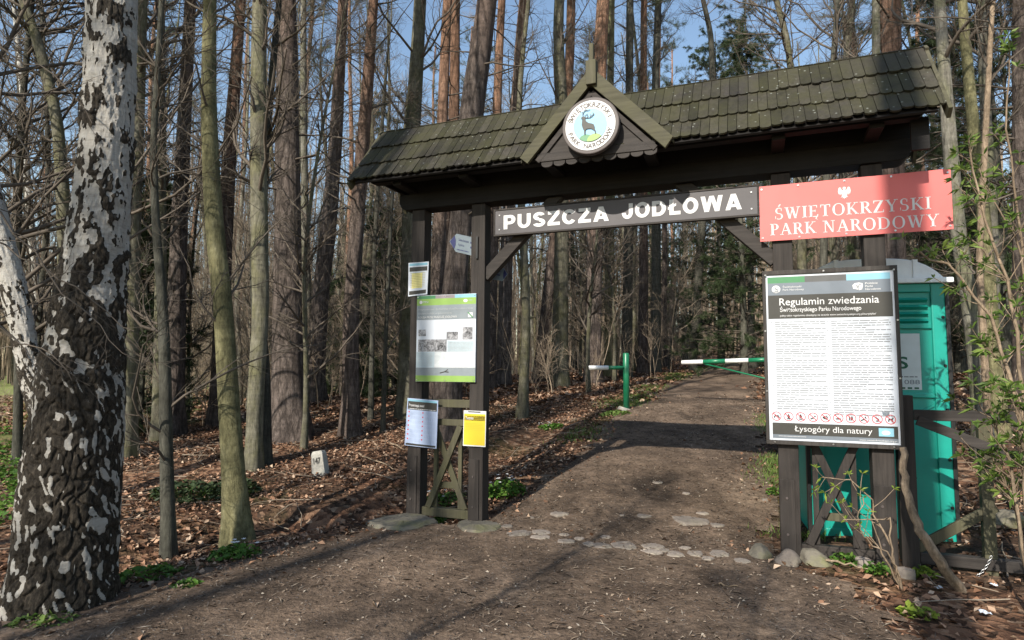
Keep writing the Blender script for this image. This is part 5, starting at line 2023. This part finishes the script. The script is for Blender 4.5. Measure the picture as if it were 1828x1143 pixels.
hero('young_tree', 'crooked thin sapling between the leaning pine and the left gate post', 'tree',
     [(664, 760, 10), (665, 600, 9), (668, 420, 8), (676, 250, 7)], B_DARK, 8, 66, 'thin', 11.6, .9, .2, 22, 8)


# ---------------------------------------------------------------- the wood behind: copies of a few grown trees
def proto_beech(seedv, H, r, mat, twm, lb=1.0, t0=.2, l1=42):
    rng = np.random.default_rng(seedv)
    n = 16
    P = trunk_line(rng, H, n, .045, .22)
    R = trunk_radius(r, n, H)
    tm = Soup().add(*bark_tube(P, R, 10, rng)).mesh('trunk', mat, True)
    cm = crown_bare(rng, P, R, l1, 7, 4, t0, (.8 * lb, 3.0 * lb), .08, (.5, 1.15), .0032, .026).mesh('crown', twm)
    return tm, cm


def proto_pine(seedv, H, r, mat, live=.6):
    rng = np.random.default_rng(seedv)
    n = 14
    P = trunk_line(rng, H, n, .015, .10)
    R = trunk_radius(r, n, H, .25, .3)
    tm = Soup().add(*bark_tube(P, R, 10, rng)).mesh('trunk', mat, True)
    cm = crown_pine(rng, P, R, H, live, 26, 34, .22, 12).mesh('crown', [TWIG, L_NEEDLE])
    return tm, cm


def proto_spruce(seedv, H, r, t0=.06):
    rng = np.random.default_rng(seedv)
    n = 12
    P = trunk_line(rng, H, n, .008, .03)
    R = trunk_radius(r, n, H, .2, .08)
    tm = Soup().add(*bark_tube(P, R, 8, rng)).mesh('trunk', B_DARK, True)
    cm = crown_spruce(rng, P, R, H, int(60 + H * 7), t0, H * .2 + .3).mesh('crown', [TWIG, L_SPRUCE])
    return tm, cm


BEE = [proto_beech(101, 19, .14, B_BEECH, TWIG), proto_beech(102, 17, .115, B_GREY, TWIGL, .9, .22), proto_beech(103, 21, .16, B_BEECH, TWIG, 1.1, .33),
       proto_beech(104, 14, .08, B_DARK, TWIG, .8, .15), proto_beech(105, 16, .10, B_YELLOW, TWIGL, .9, .2)]
PIN = [proto_pine(111, 23, .17, B_PINE, .62), proto_pine(112, 22, .15, B_PINE_HI, .66), proto_pine(113, 20, .13, B_PINE_HI, .58), proto_pine(114, 24, .2, B_PINE, .6)]
SPR = [proto_spruce(121, 12, .13, .04), proto_spruce(122, 5.0, .06, .02), proto_spruce(123, 17, .17, .10)]
SAP = [proto_beech(131, 6.5, .032, B_DARK, TWIGL, .55, .08, 46), proto_beech(132, 4.5, .024, B_GREY, TWIGL, .5, .05, 40), proto_beech(133, 8.5, .045, B_BEECH, TWIG, .6, .1, 52)]


def project_x(x, y):
    return 914 + FPX * x / y


prng = np.random.default_rng(77)
taken = [(o.location.x, o.location.y) for o in COL.objects if o.type == 'EMPTY' and o.get('category') in ('birch tree', BT, PT, 'tree')]


def free(x, y, md):
    for a, b in taken:
        if (a - x) ** 2 + (b - y) ** 2 < md * md:
            return False
    return True


def zone(x, y):
    px = project_x(x, y)
    if px < 250: return 'at the left beyond the huge birch', 'left'
    if px < 700: return 'on the leafy rise left of the gate', 'rise'
    if px < 880: return 'behind the left pair of gate posts', 'posts'
    if px < 1380: return 'behind the open passage of the gate', 'passage'
    if px < 1640: return 'behind the rules board and roof end', 'board'
    return 'in the shaded wood on the right', 'right'


def allowed(x, y, near):
    u, s = us(x, y)
    if s > -2 and -.3 < float(path_d(u, s)) + (.5 if near else .75): return False
    if s < 1.2 and u > -6: return False
    if 1.0 < x < 5.6 and y < 8.2: return False
    if abs(x) > .88 * y + 3: return False
    if x < -.66 * y and 9 < y < 46:      # clearing at far left
        return False
    return True


def scatter(name, cat, kind_words, protos, count, dmin, dmax, md, smin, smax, near=False, power=1.5, guard=True):
    made = 0
    tries = 0
    while made < count and tries < count * 60:
        tries += 1
        y = dmin + (dmax - dmin) * prng.random() ** (1 / power)
        x = prng.uniform(-1, 1) * (.88 * y + 2)
        if not allowed(x, y, near) or not free(x, y, md): continue
        # keep the sightline onto the nearest measured trunks open
        if guard and y < 10.5 and prng.random() < .6: continue
        i = int(prng.integers(len(protos)))
        where, key = zone(x, y)
        dist = 'in the near wood' if y < 20 else ('in the middle wood' if y < 34 else 'deep in the wood')
        words = kind_words[i]
        tree(name, f'{words} {where}, {dist}', cat, (x, y, tz(x, y) - .06), protos[i][0], protos[i][1], prng.uniform(0, 6.28),
             f'{words} {where} {dist}', prng.uniform(smin, smax))
        taken.append((x, y))
        made += 1
    return made


BW = ['grey green beech', 'pale grey beech', 'tall stout beech', 'slim dark beech', 'olive tinted beech']
PW_ = ['brown barked pine', 'orange topped pine', 'slim orange pine', 'thick furrowed pine']
scatter('pine_tree', PT, PW_, PIN, 36, 14, 58, 1.3, .85, 1.15)
scatter('beech_tree', BT, BW, BEE, 250, 11.5, 62, .7, .55, 1.05)
scatter('spruce_tree', 'spruce tree', ['dark spruce', 'small young spruce', 'tall dark spruce'], SPR, 7, 24, 55, 1.6, .6, 1.0)
scatter('young_tree', 'tree', ['thin bare sapling', 'short twiggy sapling', 'tall thin sapling'], SAP, 110, 9.5, 36, .6, .8, 1.25, True, 1.3)
# a few spruces seen clearly in the photograph
for px, d, i, lab in ((1290, 30, 2, 'dark spruce closing the end of the path under the name board'), (1345, 27, 2, 'tall dark spruce deep beside the path left of the rules board'), (1225, 36, 2, 'dark spruce far behind the barrier boom tip'), (1180, 40, 0, 'dark young spruce far beyond the barrier post'), (1330, 21, 0, 'lower dark spruce beside the path left of the rules board'), 
                       (255, 12, 1, 'small spruce right of the huge birch'), (1715, 17, 0, 'dark spruce in the shade right of the portable toilet'),
                      (1800, 13, 2, 'tall dark spruce at the right edge behind the shrub'), (690, 16, 1, 'small spruce on the rise left of the leftmost gate post'), (590, 24, 1, 'small spruce behind the straight pine with flared foot'),
                      ):
    P = at(px, 660, d)
    tree('spruce_tree', lab, 'spruce tree', (P[0], P[1], tz(P[0], P[1]) - .05), SPR[i][0], SPR[i][1], px * .1, None, 1.0)

# trees standing behind the viewer, whose shadows fall on the road and the red sign
for x, y, i, s, rz in ((-8.5, -4.5, 2, 1.0, 2.0), (-13, -2, 0, .9, 3.0), (-10, -10, 2, 1.1, .4), (-7.4, .4, 4, .9, 2.2), (-15, 3.5, 1, 1.0, 5.0), (2.2, -8.5, 4, .9, 3.4)):
    p = BEE[i]
    tree('beech_tree', 'bare beech standing behind the viewpoint that shades the road', BT, (x, y, 0), p[0], p[1], rz, 'beeches behind the viewpoint', s)
tree('pine_tree', 'straight pine standing behind the viewpoint whose shadow crosses the red sign', PT, (-2.32, -4.15, 0), PIN[3][0], PIN[3][1], 1.0, None, 1.0)
for x, y, i, s, rz in ((-3.4, -.9, 2, .8, 1.0), (-2.2, -2.4, 2, .75, 2.0), (-4.9, -.2, 2, .85, 3.0), (.2, -2.2, 0, .9, 4.0), (1.6, -1.6, 0, .85, 5.0)):
    p = SAP[i]  # unseen low saplings added to cast shade on the near road
    tree('young_tree', 'unseen bare sapling added behind the viewpoint to shade the road', 'tree', (x, y, 0), p[0], p[1], rz, 'saplings added behind the viewpoint for shade', s)

# ---------------------------------------------------------------- distant wood and thicket, which nobody could count
frng = np.random.default_rng(55)


def far_wood():
    s = Soup()
    N = 2600
    y = frng.uniform(46, 135, N)
    x = frng.uniform(-1, 1, N) * (.95 * y + 4)
    ok = (np.abs(x + .0) > 0)
    x, y = x[ok], y[ok]
    z = ter(x, y)
    n = 5
    H = frng.uniform(11, 22, len(x))
    t = np.linspace(0, 1, n)
    P = np.zeros((len(x), n, 3))
    lean = frng.normal(size=(len(x), 2)) * .03
    for k in range(n):
        P[:, k, 0] = x + lean[:, 0] * H * t[k] + frng.normal(size=len(x)) * .12
        P[:, k, 1] = y + lean[:, 1] * H * t[k]
        P[:, k, 2] = z - .2 + H * t[k]
    R = frng.uniform(.06, .19, len(x))[:, None] * np.linspace(1, .25, n)[None]
    s.add(*tube_batch(P, R, 4))
    A, RA = grow(frng, P, R, 13, .25, 1, 1.2, 4.0, (.5, 1.2), .03, 4, .08, .15, .010)
    s.add(*tube_batch(A, RA, 3))
    Bq, RB = grow(frng, A, RA, 5, .2, 1, .5, 1.5, (.4, 1.0), .014, 3, .03, .15, .008)
    s.add(*tube_batch(Bq, RB, 3))
    return s.mesh('far_wood', FARBARK)


tag(link('far_wood', far_wood()), 'brown mass of bare trunks and twigs far behind the gate', 'far wood', None, 'stuff')


def thicket():
    s = Soup()
    N = 2300
    y = 12 + 44 * frng.random(N) ** .8
    x = frng.uniform(-1, 1, N) * (.88 * y + 2)
    u, sv = us(x, y)
    ok = (path_d(u, sv) < -.5) & ~((x > 1) & (x < 5.6) & (y < 8.5)) & ~((x < -.5 * y) & (y > 14) & (frng.random(N) < .8))
    x, y = x[ok], y[ok]
    z = ter(x, y)
    n = 5
    H = frng.uniform(.8, 4.2, len(x)) * np.clip(y / 22, .45, 1.2)
    P = np.zeros((len(x), n, 3))
    lean = frng.normal(size=(len(x), 2)) * .16
    for k, t in enumerate(np.linspace(0, 1, n)):
        P[:, k, 0] = x + lean[:, 0] * H * t + frng.normal(size=len(x)) * .03
        P[:, k, 1] = y + lean[:, 1] * H * t + frng.normal(size=len(x)) * .03
        P[:, k, 2] = z - .05 + H * t
    R = frng.uniform(.006, .016, len(x))[:, None] * np.linspace(1, .3, n)[None]
    s.add(*tube_batch(P, R, 3))
    A, RA = grow(frng, P, R, 10, .2, 1, .3, 1.3, (.4, 1.1), .008, 4, .06, .18, .003)
    s.add(*tube_batch(A, RA, 3))
    Bq, RB = grow(frng, A, RA, 5, .2, 1, .15, .5, (.4, 1.0), .005, 3, .03, .18, .0025)
    s.add(*tube_batch(Bq, RB, 3))
    return s.mesh('thicket', THICK)


tag(link('thicket', thicket()), 'tangle of thin brown undergrowth stems between the trunks', 'undergrowth', None, 'stuff')


# ---------------------------------------------------------------- leaf litter, chips, grass
def leaves_soup(x, y, z, size, tilt, rng, mat, name, cup=.25, asp=.6):
    n = len(x)
    nrm_ = norm(np.stack([rng.normal(size=n) * tilt, rng.normal(size=n) * tilt, np.ones(n)], -1))
    az = rng.uniform(0, 2 * np.pi, n)
    a = np.stack([np.cos(az), np.sin(az), np.zeros(n)], -1)
    a = norm(a - (a * nrm_).sum(1, keepdims=True) * nrm_)
    b = np.cross(nrm_, a)
    L = (size * rng.uniform(.35, 1.5, n))[:, None]
    c = np.stack([x, y, z], -1)
    mid0, mid1 = c - a * L * .5, c + a * L * .5
    side = b * L * asp * .5
    lift = nrm_ * L * cup * rng.uniform(-.3, 1, n)[:, None]
    V = np.stack([mid0, c - a * L * .05 + side + lift, mid1, c - a * L * .05 - side + lift], 1).reshape(-1, 3)
    i = np.arange(n)[:, None] * 4
    F = np.concatenate([i + np.array([[0, 2, 1]]), i + np.array([[0, 3, 2]])])
    return Soup().add(V, F).mesh(name, mat)


lr = np.random.default_rng(66)


def litter_points(N, xlo, xhi, ylo, yhi, inside_path, frac_in=0.0):
    x = lr.uniform(xlo, xhi, N); y = ylo + (yhi - ylo) * lr.random(N) ** 1.35
    u, s = us(x, y)
    pd = path_d(u, s)
    if inside_path:
        keep = pd > .0
    else:
        edge = np.clip((pd + .3) / .85, 0, 1) ** .7
        keep = (lr.random(N) > edge) | (lr.random(N) < frac_in)
    keep &= np.abs(x) < .92 * y + 1.2
    return x[keep], y[keep]


x, y = litter_points(150000, -9, 9, 2.6, 15, False, .012)
dens = np.sin(x * 1.7 + 2 * np.sin(y * 1.1)) + np.sin(y * 2.3 - x) + lr.normal(size=len(x)) * .9
u_, s__ = us(x, y)
k = (dens > -.6) & ~((u_ > 3.3) & (s__ < .9) & (lr.random(len(x)) < .75))
x, y = x[k], y[k]
me = leaves_soup(x, y, ter(x, y) + lr.uniform(.005, .035, len(x)), .050, .6, lr, L_DRY, 'leaf_litter', .4)
tag(link('leaf_litter', me), 'brown fallen leaves lying over the forest floor', 'fallen leaves', None, 'stuff')
x, y = litter_points(90000, -24, 16, 13, 40, False, .006)
me = leaves_soup(x, y, ter(x, y) + .03, .12, .55, lr, L_DRY, 'leaf_litter')
tag(link('leaf_litter', me), 'brown fallen leaves carpeting the rise between distant trunks', 'fallen leaves', None, 'stuff')
x, y = litter_points(60000, -6, 9, 2.2, 13, True)
k = (np.sin(x * 2.7 + np.sin(y * 2.1)) + np.sin(y * 3.3 + x)) + lr.normal(size=len(x)) > -.2
x, y = x[k], y[k]
me = leaves_soup(x, y, ter(x, y) + .03 + lr.uniform(.0, .008, len(x)), .062, .25, lr, L_CHIP, 'dry_straw', .1, .07)
tag(link('dry_straw', me), 'dry needles and straw strewn on the trodden path', 'debris', None, 'stuff')
x, y = litter_points(42000, -6, 9, 2.2, 14, True)
me = leaves_soup(x, y, ter(x, y) + .03 + lr.uniform(.0, .006, len(x)), .021, .4, lr, L_CHIP, 'path_debris', .35, .55)
tag(link('path_debris', me), 'fine chips, needles and grit scattered on the trodden path', 'debris', None, 'stuff')


def grass_soup(x, y, h, rng, mat, name, wid=.006):
    n = len(x)
    z = ter(x, y)
    az = rng.uniform(0, 6.28, n)
    s = np.stack([np.cos(az), np.sin(az), np.zeros(n)], -1) * wid
    lean = np.stack([rng.normal(size=n) * .45, rng.normal(size=n) * .45, np.ones(n)], -1)
    hh = (h * rng.uniform(.4, 1.2, n))[:, None]
    c = np.stack([x, y, z], -1)
    V = np.stack([c - s, c + s, c + lean * hh], 1).reshape(-1, 3)
    return Soup().add(V, np.arange(len(V)).reshape(-1, 3)).mesh(name, mat)


N = 1500
x = lr.uniform(-9, 9, N); y = 3 + 13 * lr.random(N) ** 1.2
u, s_ = us(x, y)
k = (path_d(u, s_) < -.1) & (np.abs(x) < .9 * y + 1) & ~((u > 3.2) & (s_ < 1.2) & (lr.random(N) < .85))
x, y = x[k], y[k]
az = lr.uniform(0, 6.28, len(x)); L = lr.uniform(.12, .75, len(x))
P = np.zeros((len(x), 5, 3))
for q, t in enumerate(np.linspace(-.5, .5, 5)):
    bend = lr.normal(size=len(x)) * .012
    P[:, q, 0] = x + np.cos(az) * L * t - np.sin(az) * bend
    P[:, q, 1] = y + np.sin(az) * L * t + np.cos(az) * bend
    P[:, q, 2] = ter(P[:, q, 0], P[:, q, 1]) + .035
R = lr.uniform(.002, .007, len(x))[:, None] * np.linspace(1, .5, 5)[None]
tag(link('fallen_twigs', Soup().add(*tube_batch(P, R, 5)).mesh('fallen_twigs', TWIGL)), 'small fallen twigs scattered over the leaf litter', 'twigs', None, 'stuff')

# green strip along the path left edge and at the far left
N = 26000
s = lr.uniform(3.5, 26, N); pd = lr.normal(size=N) * .22 - .18
u = path_left(s) + pd
x = GX + u * CY - s * SY; y = GY + u * SY + s * CY
k = (np.sin(s * 1.9) + np.sin(s * .83 + 1) + lr.normal(size=N) * .4) > .2
me = grass_soup(x[k], y[k], .07, lr, L_GRASS, 'grass', .008)
tag(link('grass', me), 'fresh grass along the left edge of the path', 'grass', None, 'stuff')
N = 46000
x = -3.2 - lr.random(N) * 10; y = 4.5 + 9 * lr.random(N)
k = (x < -.66 * y - .3) & ((np.sin(x * 2.2) + np.sin(y * 1.7 + x)) > -.2)
x, y = x[k], y[k]
me = leaves_soup(x, y, ter(x, y) + lr.uniform(.01, .16, len(x)), .06, .6, lr, L_GREEN, 'ground_cover')
tag(link('ground_cover', me), 'low green ground cover left of the huge birch', 'ground cover', None, 'stuff')
N = 9000
s = lr.uniform(.4, 6.0, N); u = path_right(s) + lr.normal(size=N) * .16 + .1
x = GX + u * CY - s * SY; y = GY + u * SY + s * CY
k = (np.sin(s * 2.3 + 2) + lr.normal(size=N) * .3) > .1
me = grass_soup(x[k], y[k], .08, lr, L_GRASS, 'grass', .007)
tag(link('grass', me), 'fresh grass along the right edge of the path', 'grass', None, 'stuff')


# ---------------------------------------------------------------- small green plants
def clump(label, cat, px, py, rad, ht, n, leaf, mat=None, flowers=0, seedv=1, name='wild_plant', d=None):
    rng = np.random.default_rng(seedv)
    P = hit(px, py)
    o = thing(name, label, cat, tuple(P))
    n = int(n * .6)
    a = rng.uniform(0, 6.28, n); r = rad * np.sqrt(rng.random(n))
    x = r * np.cos(a); y = r * np.sin(a) * .8
    hz = ht * (1 - (r / rad) ** 2 * .6) * rng.uniform(.25, 1, n)
    gz = ter(P[0] + x, P[1] + y) - P[2]
    me = leaves_soup(x, y, gz + hz, leaf, .6, rng, mat or L_GREEN, 'foliage', .3, .5)
    link('foliage', me, o)
    sp = Soup()
    m = max(6, n // 12)
    Pst = np.stack([np.stack([x[:m] * .6, y[:m] * .6, gz[:m] - .01], -1), np.stack([x[:m], y[:m], gz[:m] + hz[:m]], -1)], 1)
    sp.add(*tube_batch(Pst, np.full((m, 2), .002), 3))
    link('stem', sp.mesh('stem', L_GREEN), o)
    for q in range(flowers):
        i = int(rng.integers(n))
        c = np.array([x[i], y[i], gz[i] + ht * 1.1])
        mb = MB()
        for j in range(6):
            t = j * math.pi / 3 + rng.uniform(0, .3)
            e = np.array([math.cos(t), math.sin(t), .4])
            sd = np.array([-math.sin(t), math.cos(t), 0]) * .007
            mb.add([c, c + e * .012 + sd, c + e * .022, c + e * .012 - sd], [(0, 1, 2, 3)])
        mb.build('flower', L_WHITE, o)
    return o


clump('fresh green plant tuft between the two left foundation stones', 'plant', 790, 938, .16, .10, 420, .05, None, 0, 1)
clump('white flowering anemone patch beside the second gate post', 'plant', 904, 884, .24, .17, 900, .055, None, 12, 2)
clump('anemones with white buds behind the left lattice panel', 'plant', 800, 900, .25, .12, 500, .05, None, 9, 3)
clump('green plants with white flowers at the foot of the olive trunk', 'plant', 425, 1002, .20, .10, 500, .05, None, 6, 4)
clump('low green herbs at the right foot of the huge birch', 'plant', 262, 1040, .26, .08, 420, .055, None, 0, 5)
clump('small green herb on the road edge right of the huge birch', 'plant', 340, 1058, .10, .06, 120, .05, None, 0, 6)
clump('mossy grass tuft at the left foot of the huge birch', 'plant', 85, 1125, .18, .06, 260, .05, L_GRASS, 0, 7)
clump('pale green grass tuft on the bare ground at lower right', 'plant', 1645, 1092, .11, .07, 170, .05, L_YGREEN, 0, 8)
clump('leafy herb in front of the right gate post foot', 'plant', 1572, 1018, .10, .10, 200, .045, L_GREEN, 0, 9)
clump('bright herb beside the brown stone in front of the fence', 'plant', 1655, 1022, .09, .08, 170, .045, L_YGREEN, 0, 10)
clump('green herb under the bottom rail of the right gate panel', 'plant', 1515, 1000, .12, .09, 220, .045, L_GREEN, 0, 11)
clump('anemone patch on the path edge left of the barrier post', 'plant', 985, 765, .22, .08, 420, .06, None, 10, 12)
clump('grass patch at the foot of the barrier post', 'plant', 1100, 738, .3, .07, 500, .06, L_GRASS, 0, 13)
clump('green herb beside the third gate post on the path edge', 'plant', 1386, 880, .08, .10, 140, .045, None, 0, 14)
clump('dark bramble patch in the ditch behind the thin dark sapling', 'plant', 345, 900, .45, .22, 900, .07, L_SPRUCE, 0, 15, 'bramble')
clump('dark green bramble at the foot of the ditch left of the boundary stone', 'plant', 415, 890, .35, .18, 600, .07, L_SPRUCE, 0, 16, 'bramble')


# ---------------------------------------------------------------- leafy shrubs on the right, twigs, branches
def whorl(rng, c, d, n, L, sp):
    """narrow spring leaves fanning from a twig tip"""
    d = norm(d)
    V, F = [], []
    for i in range(n):
        r = rng.normal(size=3)
        r = norm(r - (r @ d) * d)
        e = norm(d * rng.uniform(.2, .9) + r * rng.uniform(.6, 1.0))
        l = L * rng.uniform(.6, 1.15)
        s_ = norm(np.cross(e, rng.normal(size=3))) * l * .115
        m = c + e * l * .5 + np.array([0, 0, -.04 * l])
        o = len(V)
        V += [c, m + s_, c + e * l + np.array([0, 0, -.22 * l]), m - s_]
        F += [(o, o + 1, o + 2, o + 3)]
    return V, F


def shrub(label, stems, seedv, leafL=.085, mat=None, per=7, nm='shrub', twm=None, side=5):
    rng = np.random.default_rng(seedv)
    b0 = None
    base = np.array(stems[0][0])
    o = thing(nm, label, 'shrub', tuple(base))
    st, V, F = Soup(), [], []
    for pts_, r0, tw in [(s[1], s[2], s[3]) for s in stems]:
        P = np.array(pts_) - base
        n = 14
        t = np.linspace(0, 1, len(P)); tt = np.linspace(0, 1, n)
        Q_ = np.stack([np.interp(tt, t, P[:, i]) for i in range(3)], -1)
        Q_[1:-1] += rng.normal(size=(n - 2, 3)) * .008
        R_ = np.linspace(r0, r0 * .4, n)
        st.add(*tube_batch(Q_[None], R_[None], 6))
        if tw:
            A, RA = grow(rng, Q_[None], R_[None], tw, .25, 1.0, .15, .5, (.4, 1.0), .005, 5, .08, .12, .0022)
            st.add(*tube_batch(A, RA, 4))
            tips = [(A[i, -1], A[i, -1] - A[i, -2]) for i in range(len(A))] + [(A[i, 2], A[i, 2] - A[i, 1]) for i in range(len(A)) if rng.random() < .5] + [(Q_[-1], Q_[-1] - Q_[-2])]
            for c, d in tips:
                v, f = whorl(rng, c, d, int(rng.integers(per - 2, per + 3)), leafL, 0)
                oo = len(V)
                V += v; F += [tuple(i + oo for i in q) for q in f]
    link('stem', st.mesh('stem', twm or B_SHRUB, True), o)
    if V:
        me = bpy.data.meshes.new('foliage')
        me.from_pydata([tuple(p) for p in V], [], F)
        me.materials.append(mat or L_YGREEN)
        link('foliage', me, o)
    return o


def stemline(d, pts):
    return [at(x, y, d) for x, y in pts]


def ground_at(px, d):
    P = at(px, 800, d)
    return (P[0], P[1], tz(P[0], P[1]))


g = ground_at(1840, 4.3)
shrub('tall leafy shrub with narrow fresh leaves at the right picture edge', [
    (g, [g] + stemline(4.3, [(1835, 800), (1800, 640), (1772, 560), (1700, 470), (1640, 440)]), .016, 22),
    (g, [g] + stemline(4.2, [(1838, 700), (1810, 560), (1790, 470), (1760, 400), (1735, 300), (1725, 240)]), .014, 22),
    (g, [g] + stemline(4.4, [(1836, 760), (1815, 690), (1790, 640), (1755, 600)]), .010, 16)], 201, .085, L_SHRUB, 8)
g5 = ground_at(1850, 4.8)
shrub('slender upper shoots with fresh leaf tufts at the right picture edge beside the red sign', [
    (g5, [g5] + stemline(4.8, [(1846, 700), (1828, 480), (1806, 330), (1790, 200), (1796, 80)]), .013, 18),
    (g5, [g5] + stemline(4.7, [(1848, 650), (1800, 500), (1760, 440), (1715, 410)]), .010, 14),
    (g5, [g5] + stemline(4.75, [(1848, 600), (1815, 420), (1775, 350), (1745, 290)]), .010, 14)], 205, .085, L_SHRUB, 8)
g2 = ground_at(1825, 4.0)
shrub('low leafy shrub in front of the fence at the right picture edge', [
    (g2, [g2] + stemline(4.0, [(1820, 900), (1800, 800), (1775, 730), (1760, 690)]), .012, 22),
    (g2, [g2] + stemline(3.9, [(1835, 900), (1830, 780), (1815, 700)]), .012, 22),
    (g2, [g2] + stemline(4.05, [(1822, 920), (1800, 860), (1770, 800)]), .009, 16)], 202, .08, L_SHRUB, 8)
g3 = ground_at(1602, 4.45)
shrub('sprouting twigs with yellow green leaves in front of the right gate panel', [
    (g3, [g3] + stemline(4.45, [(1585, 950), (1566, 905), (1555, 880), (1520, 850), (1470, 845)]), .008, 6),
    (g3, [g3] + stemline(4.42, [(1580, 975), (1550, 955), (1535, 920), (1545, 880)]), .007, 5)], 203, .055, L_YGREEN, 6)
shrub('bare forked twigs at the foot of the right gate post', [
    (g3, [g3] + stemline(4.4, [(1598, 985), (1592, 920), (1588, 918), (1510, 920)]), .008, 0),
    (g3, [g3] + stemline(4.4, [(1600, 1000), (1570, 950), (1560, 910)]), .007, 0)], 204, nm='bare_twig')
P0_ = [at(1614, 790, 4.62), at(1617, 850, 4.6), at(1630, 900, 4.52), at(1652, 945, 4.45), at(1678, 985, 4.4), np.array(hit(1722, 1046))]
bo = thing('fallen_branch', 'brown dead branch leaning from the rules board down to the ground', 'branch', tuple(P0_[-1]))
tt = np.linspace(0, 1, 24)
Pb = np.stack([np.interp(tt, np.linspace(0, 1, 6), np.array(P0_)[:, i]) for i in range(3)], -1) - P0_[-1]
Pb[1:-1] = (Pb[:-2] + Pb[1:-1] * 2 + Pb[2:]) / 4
Pb[1:-1] += np.random.default_rng(3).normal(size=(22, 3)) * .004
link('branch_wood', Soup().add(*bark_tube(Pb, np.linspace(.021, .034, 24), 12, np.random.default_rng(2), .12)).mesh('branch_wood', B_SHRUB, True), bo)

sr = np.random.default_rng(9)
for (x0, y0), (x1, y1), r, lab in (((644, 818), (706, 848), .013, 'pale dead stick on the leaves right of the boundary stone'), ((700, 800), (735, 812), .014, 'short pale stick behind the leftmost gate post'),
                                   ((1480, 1002), (1560, 1018), .009, 'thin dry stem on the ground before the right gate panel'), ((1290, 1048), (1325, 1052), .007, 'small pale twig on the road before the stone row'),
                                   ((345, 1005), (395, 985), .010, 'grey twig lying in front of the olive trunk')):
    a, b = hit(x0, y0), hit(x1, y1)
    a[2] += .03; b[2] += .03
    n = 8
    t = np.linspace(0, 1, n)[:, None]
    P = a * (1 - t) + b * t
    P[:, 2] = ter(P[:, 0], P[:, 1]) + r + .03
    P[1:-1] += sr.normal(size=(n - 2, 3)) * .008
    o = link('stick', Soup().add(*tube_batch((P - a)[None], np.linspace(r, r * .5, n)[None], 7)).mesh('stick', B_SHRUB, True))
    o.location = tuple(a)
    tag(o, lab, 'stick')
for px, py, sz, lab in ((1780, 965 + 75, .03, 'crumpled white scrap by the right picture edge'), (1683, 1046, .035, 'small white scrap beside the foot of the dead branch'), (1765, 1092, .045, 'torn white paper scrap among leaves at lower right')):
    P = hit(px, py)
    rng = np.random.default_rng(int(px))
    mb = MB()
    g_ = 4
    vs = [((i / 3 - .5) * sz * 1.4, (j / 3 - .5) * sz, .02 + rng.uniform(0, .5) * sz) for j in range(g_) for i in range(g_)]
    mb.add(vs, [(j * g_ + i, j * g_ + i + 1, (j + 1) * g_ + i + 1, (j + 1) * g_ + i) for j in range(3) for i in range(3)])
    o = mb.build('paper_scrap', PAPER)
    o.location = tuple(P)
    tag(o, lab, 'litter')

# bare branches of a small tree reaching in from the left in front of the birch
g4 = ground_at(-140, 3.9)
rng = np.random.default_rng(88)
lines = [stemline(3.5, [(-60, 330), (40, 440), (140, 560), (220, 640)]), stemline(3.55, [(-60, 420), (60, 480), (160, 540), (240, 600)]), stemline(3.6, [(-60, 180), (20, 240), (60, 330), (100, 420)]), stemline(3.5, [(-60, 560), (30, 620), (90, 640), (130, 690)]),
         stemline(3.7, [(-60, 60), (30, 120), (110, 150), (160, 230)])]
stems = [(g4, [g4] + stemline(3.8, [(-135, 700), (-120, 400), (-100, 100), (-90, -100)]), .035, 0)]
o = thing('bare_shrub', 'bare thin branches reaching in from the left before the huge birch', 'shrub', g4)
s = Soup()
for ln in [stems[0][1]] + [[np.array(stemline(3.8, [(-125, 500 - 60 * i)])[0])] + l for i, l in enumerate(lines)]:
    P = np.array(ln) - np.array(g4)
    tt = np.linspace(0, 1, 14)
    Q_ = np.stack([np.interp(tt, np.linspace(0, 1, len(P)), P[:, i]) for i in range(3)], -1)
    Q_[1:-1] += rng.normal(size=(12, 3)) * .012
    big = ln is stems[0][1]
    R_ = np.linspace(.03 if big else .008, .015 if big else .002, 14)
    s.add(*tube_batch(Q_[None], R_[None], 6))
    A, RA = grow(rng, Q_[None], R_[None], 8, .2, 1, .15, .55, (.4, 1.0), .004, 6, .05, .16, .0014)
    s.add(*tube_batch(A, RA, 4))
    B2, RB2 = grow(rng, A, RA, 3, .3, 1, .08, .25, (.4, .9), .0025, 4, .04, .15, .0011)
    s.add(*tube_batch(B2, RB2, 3))
link('branches', s.mesh('branches', TWIG, True), o)
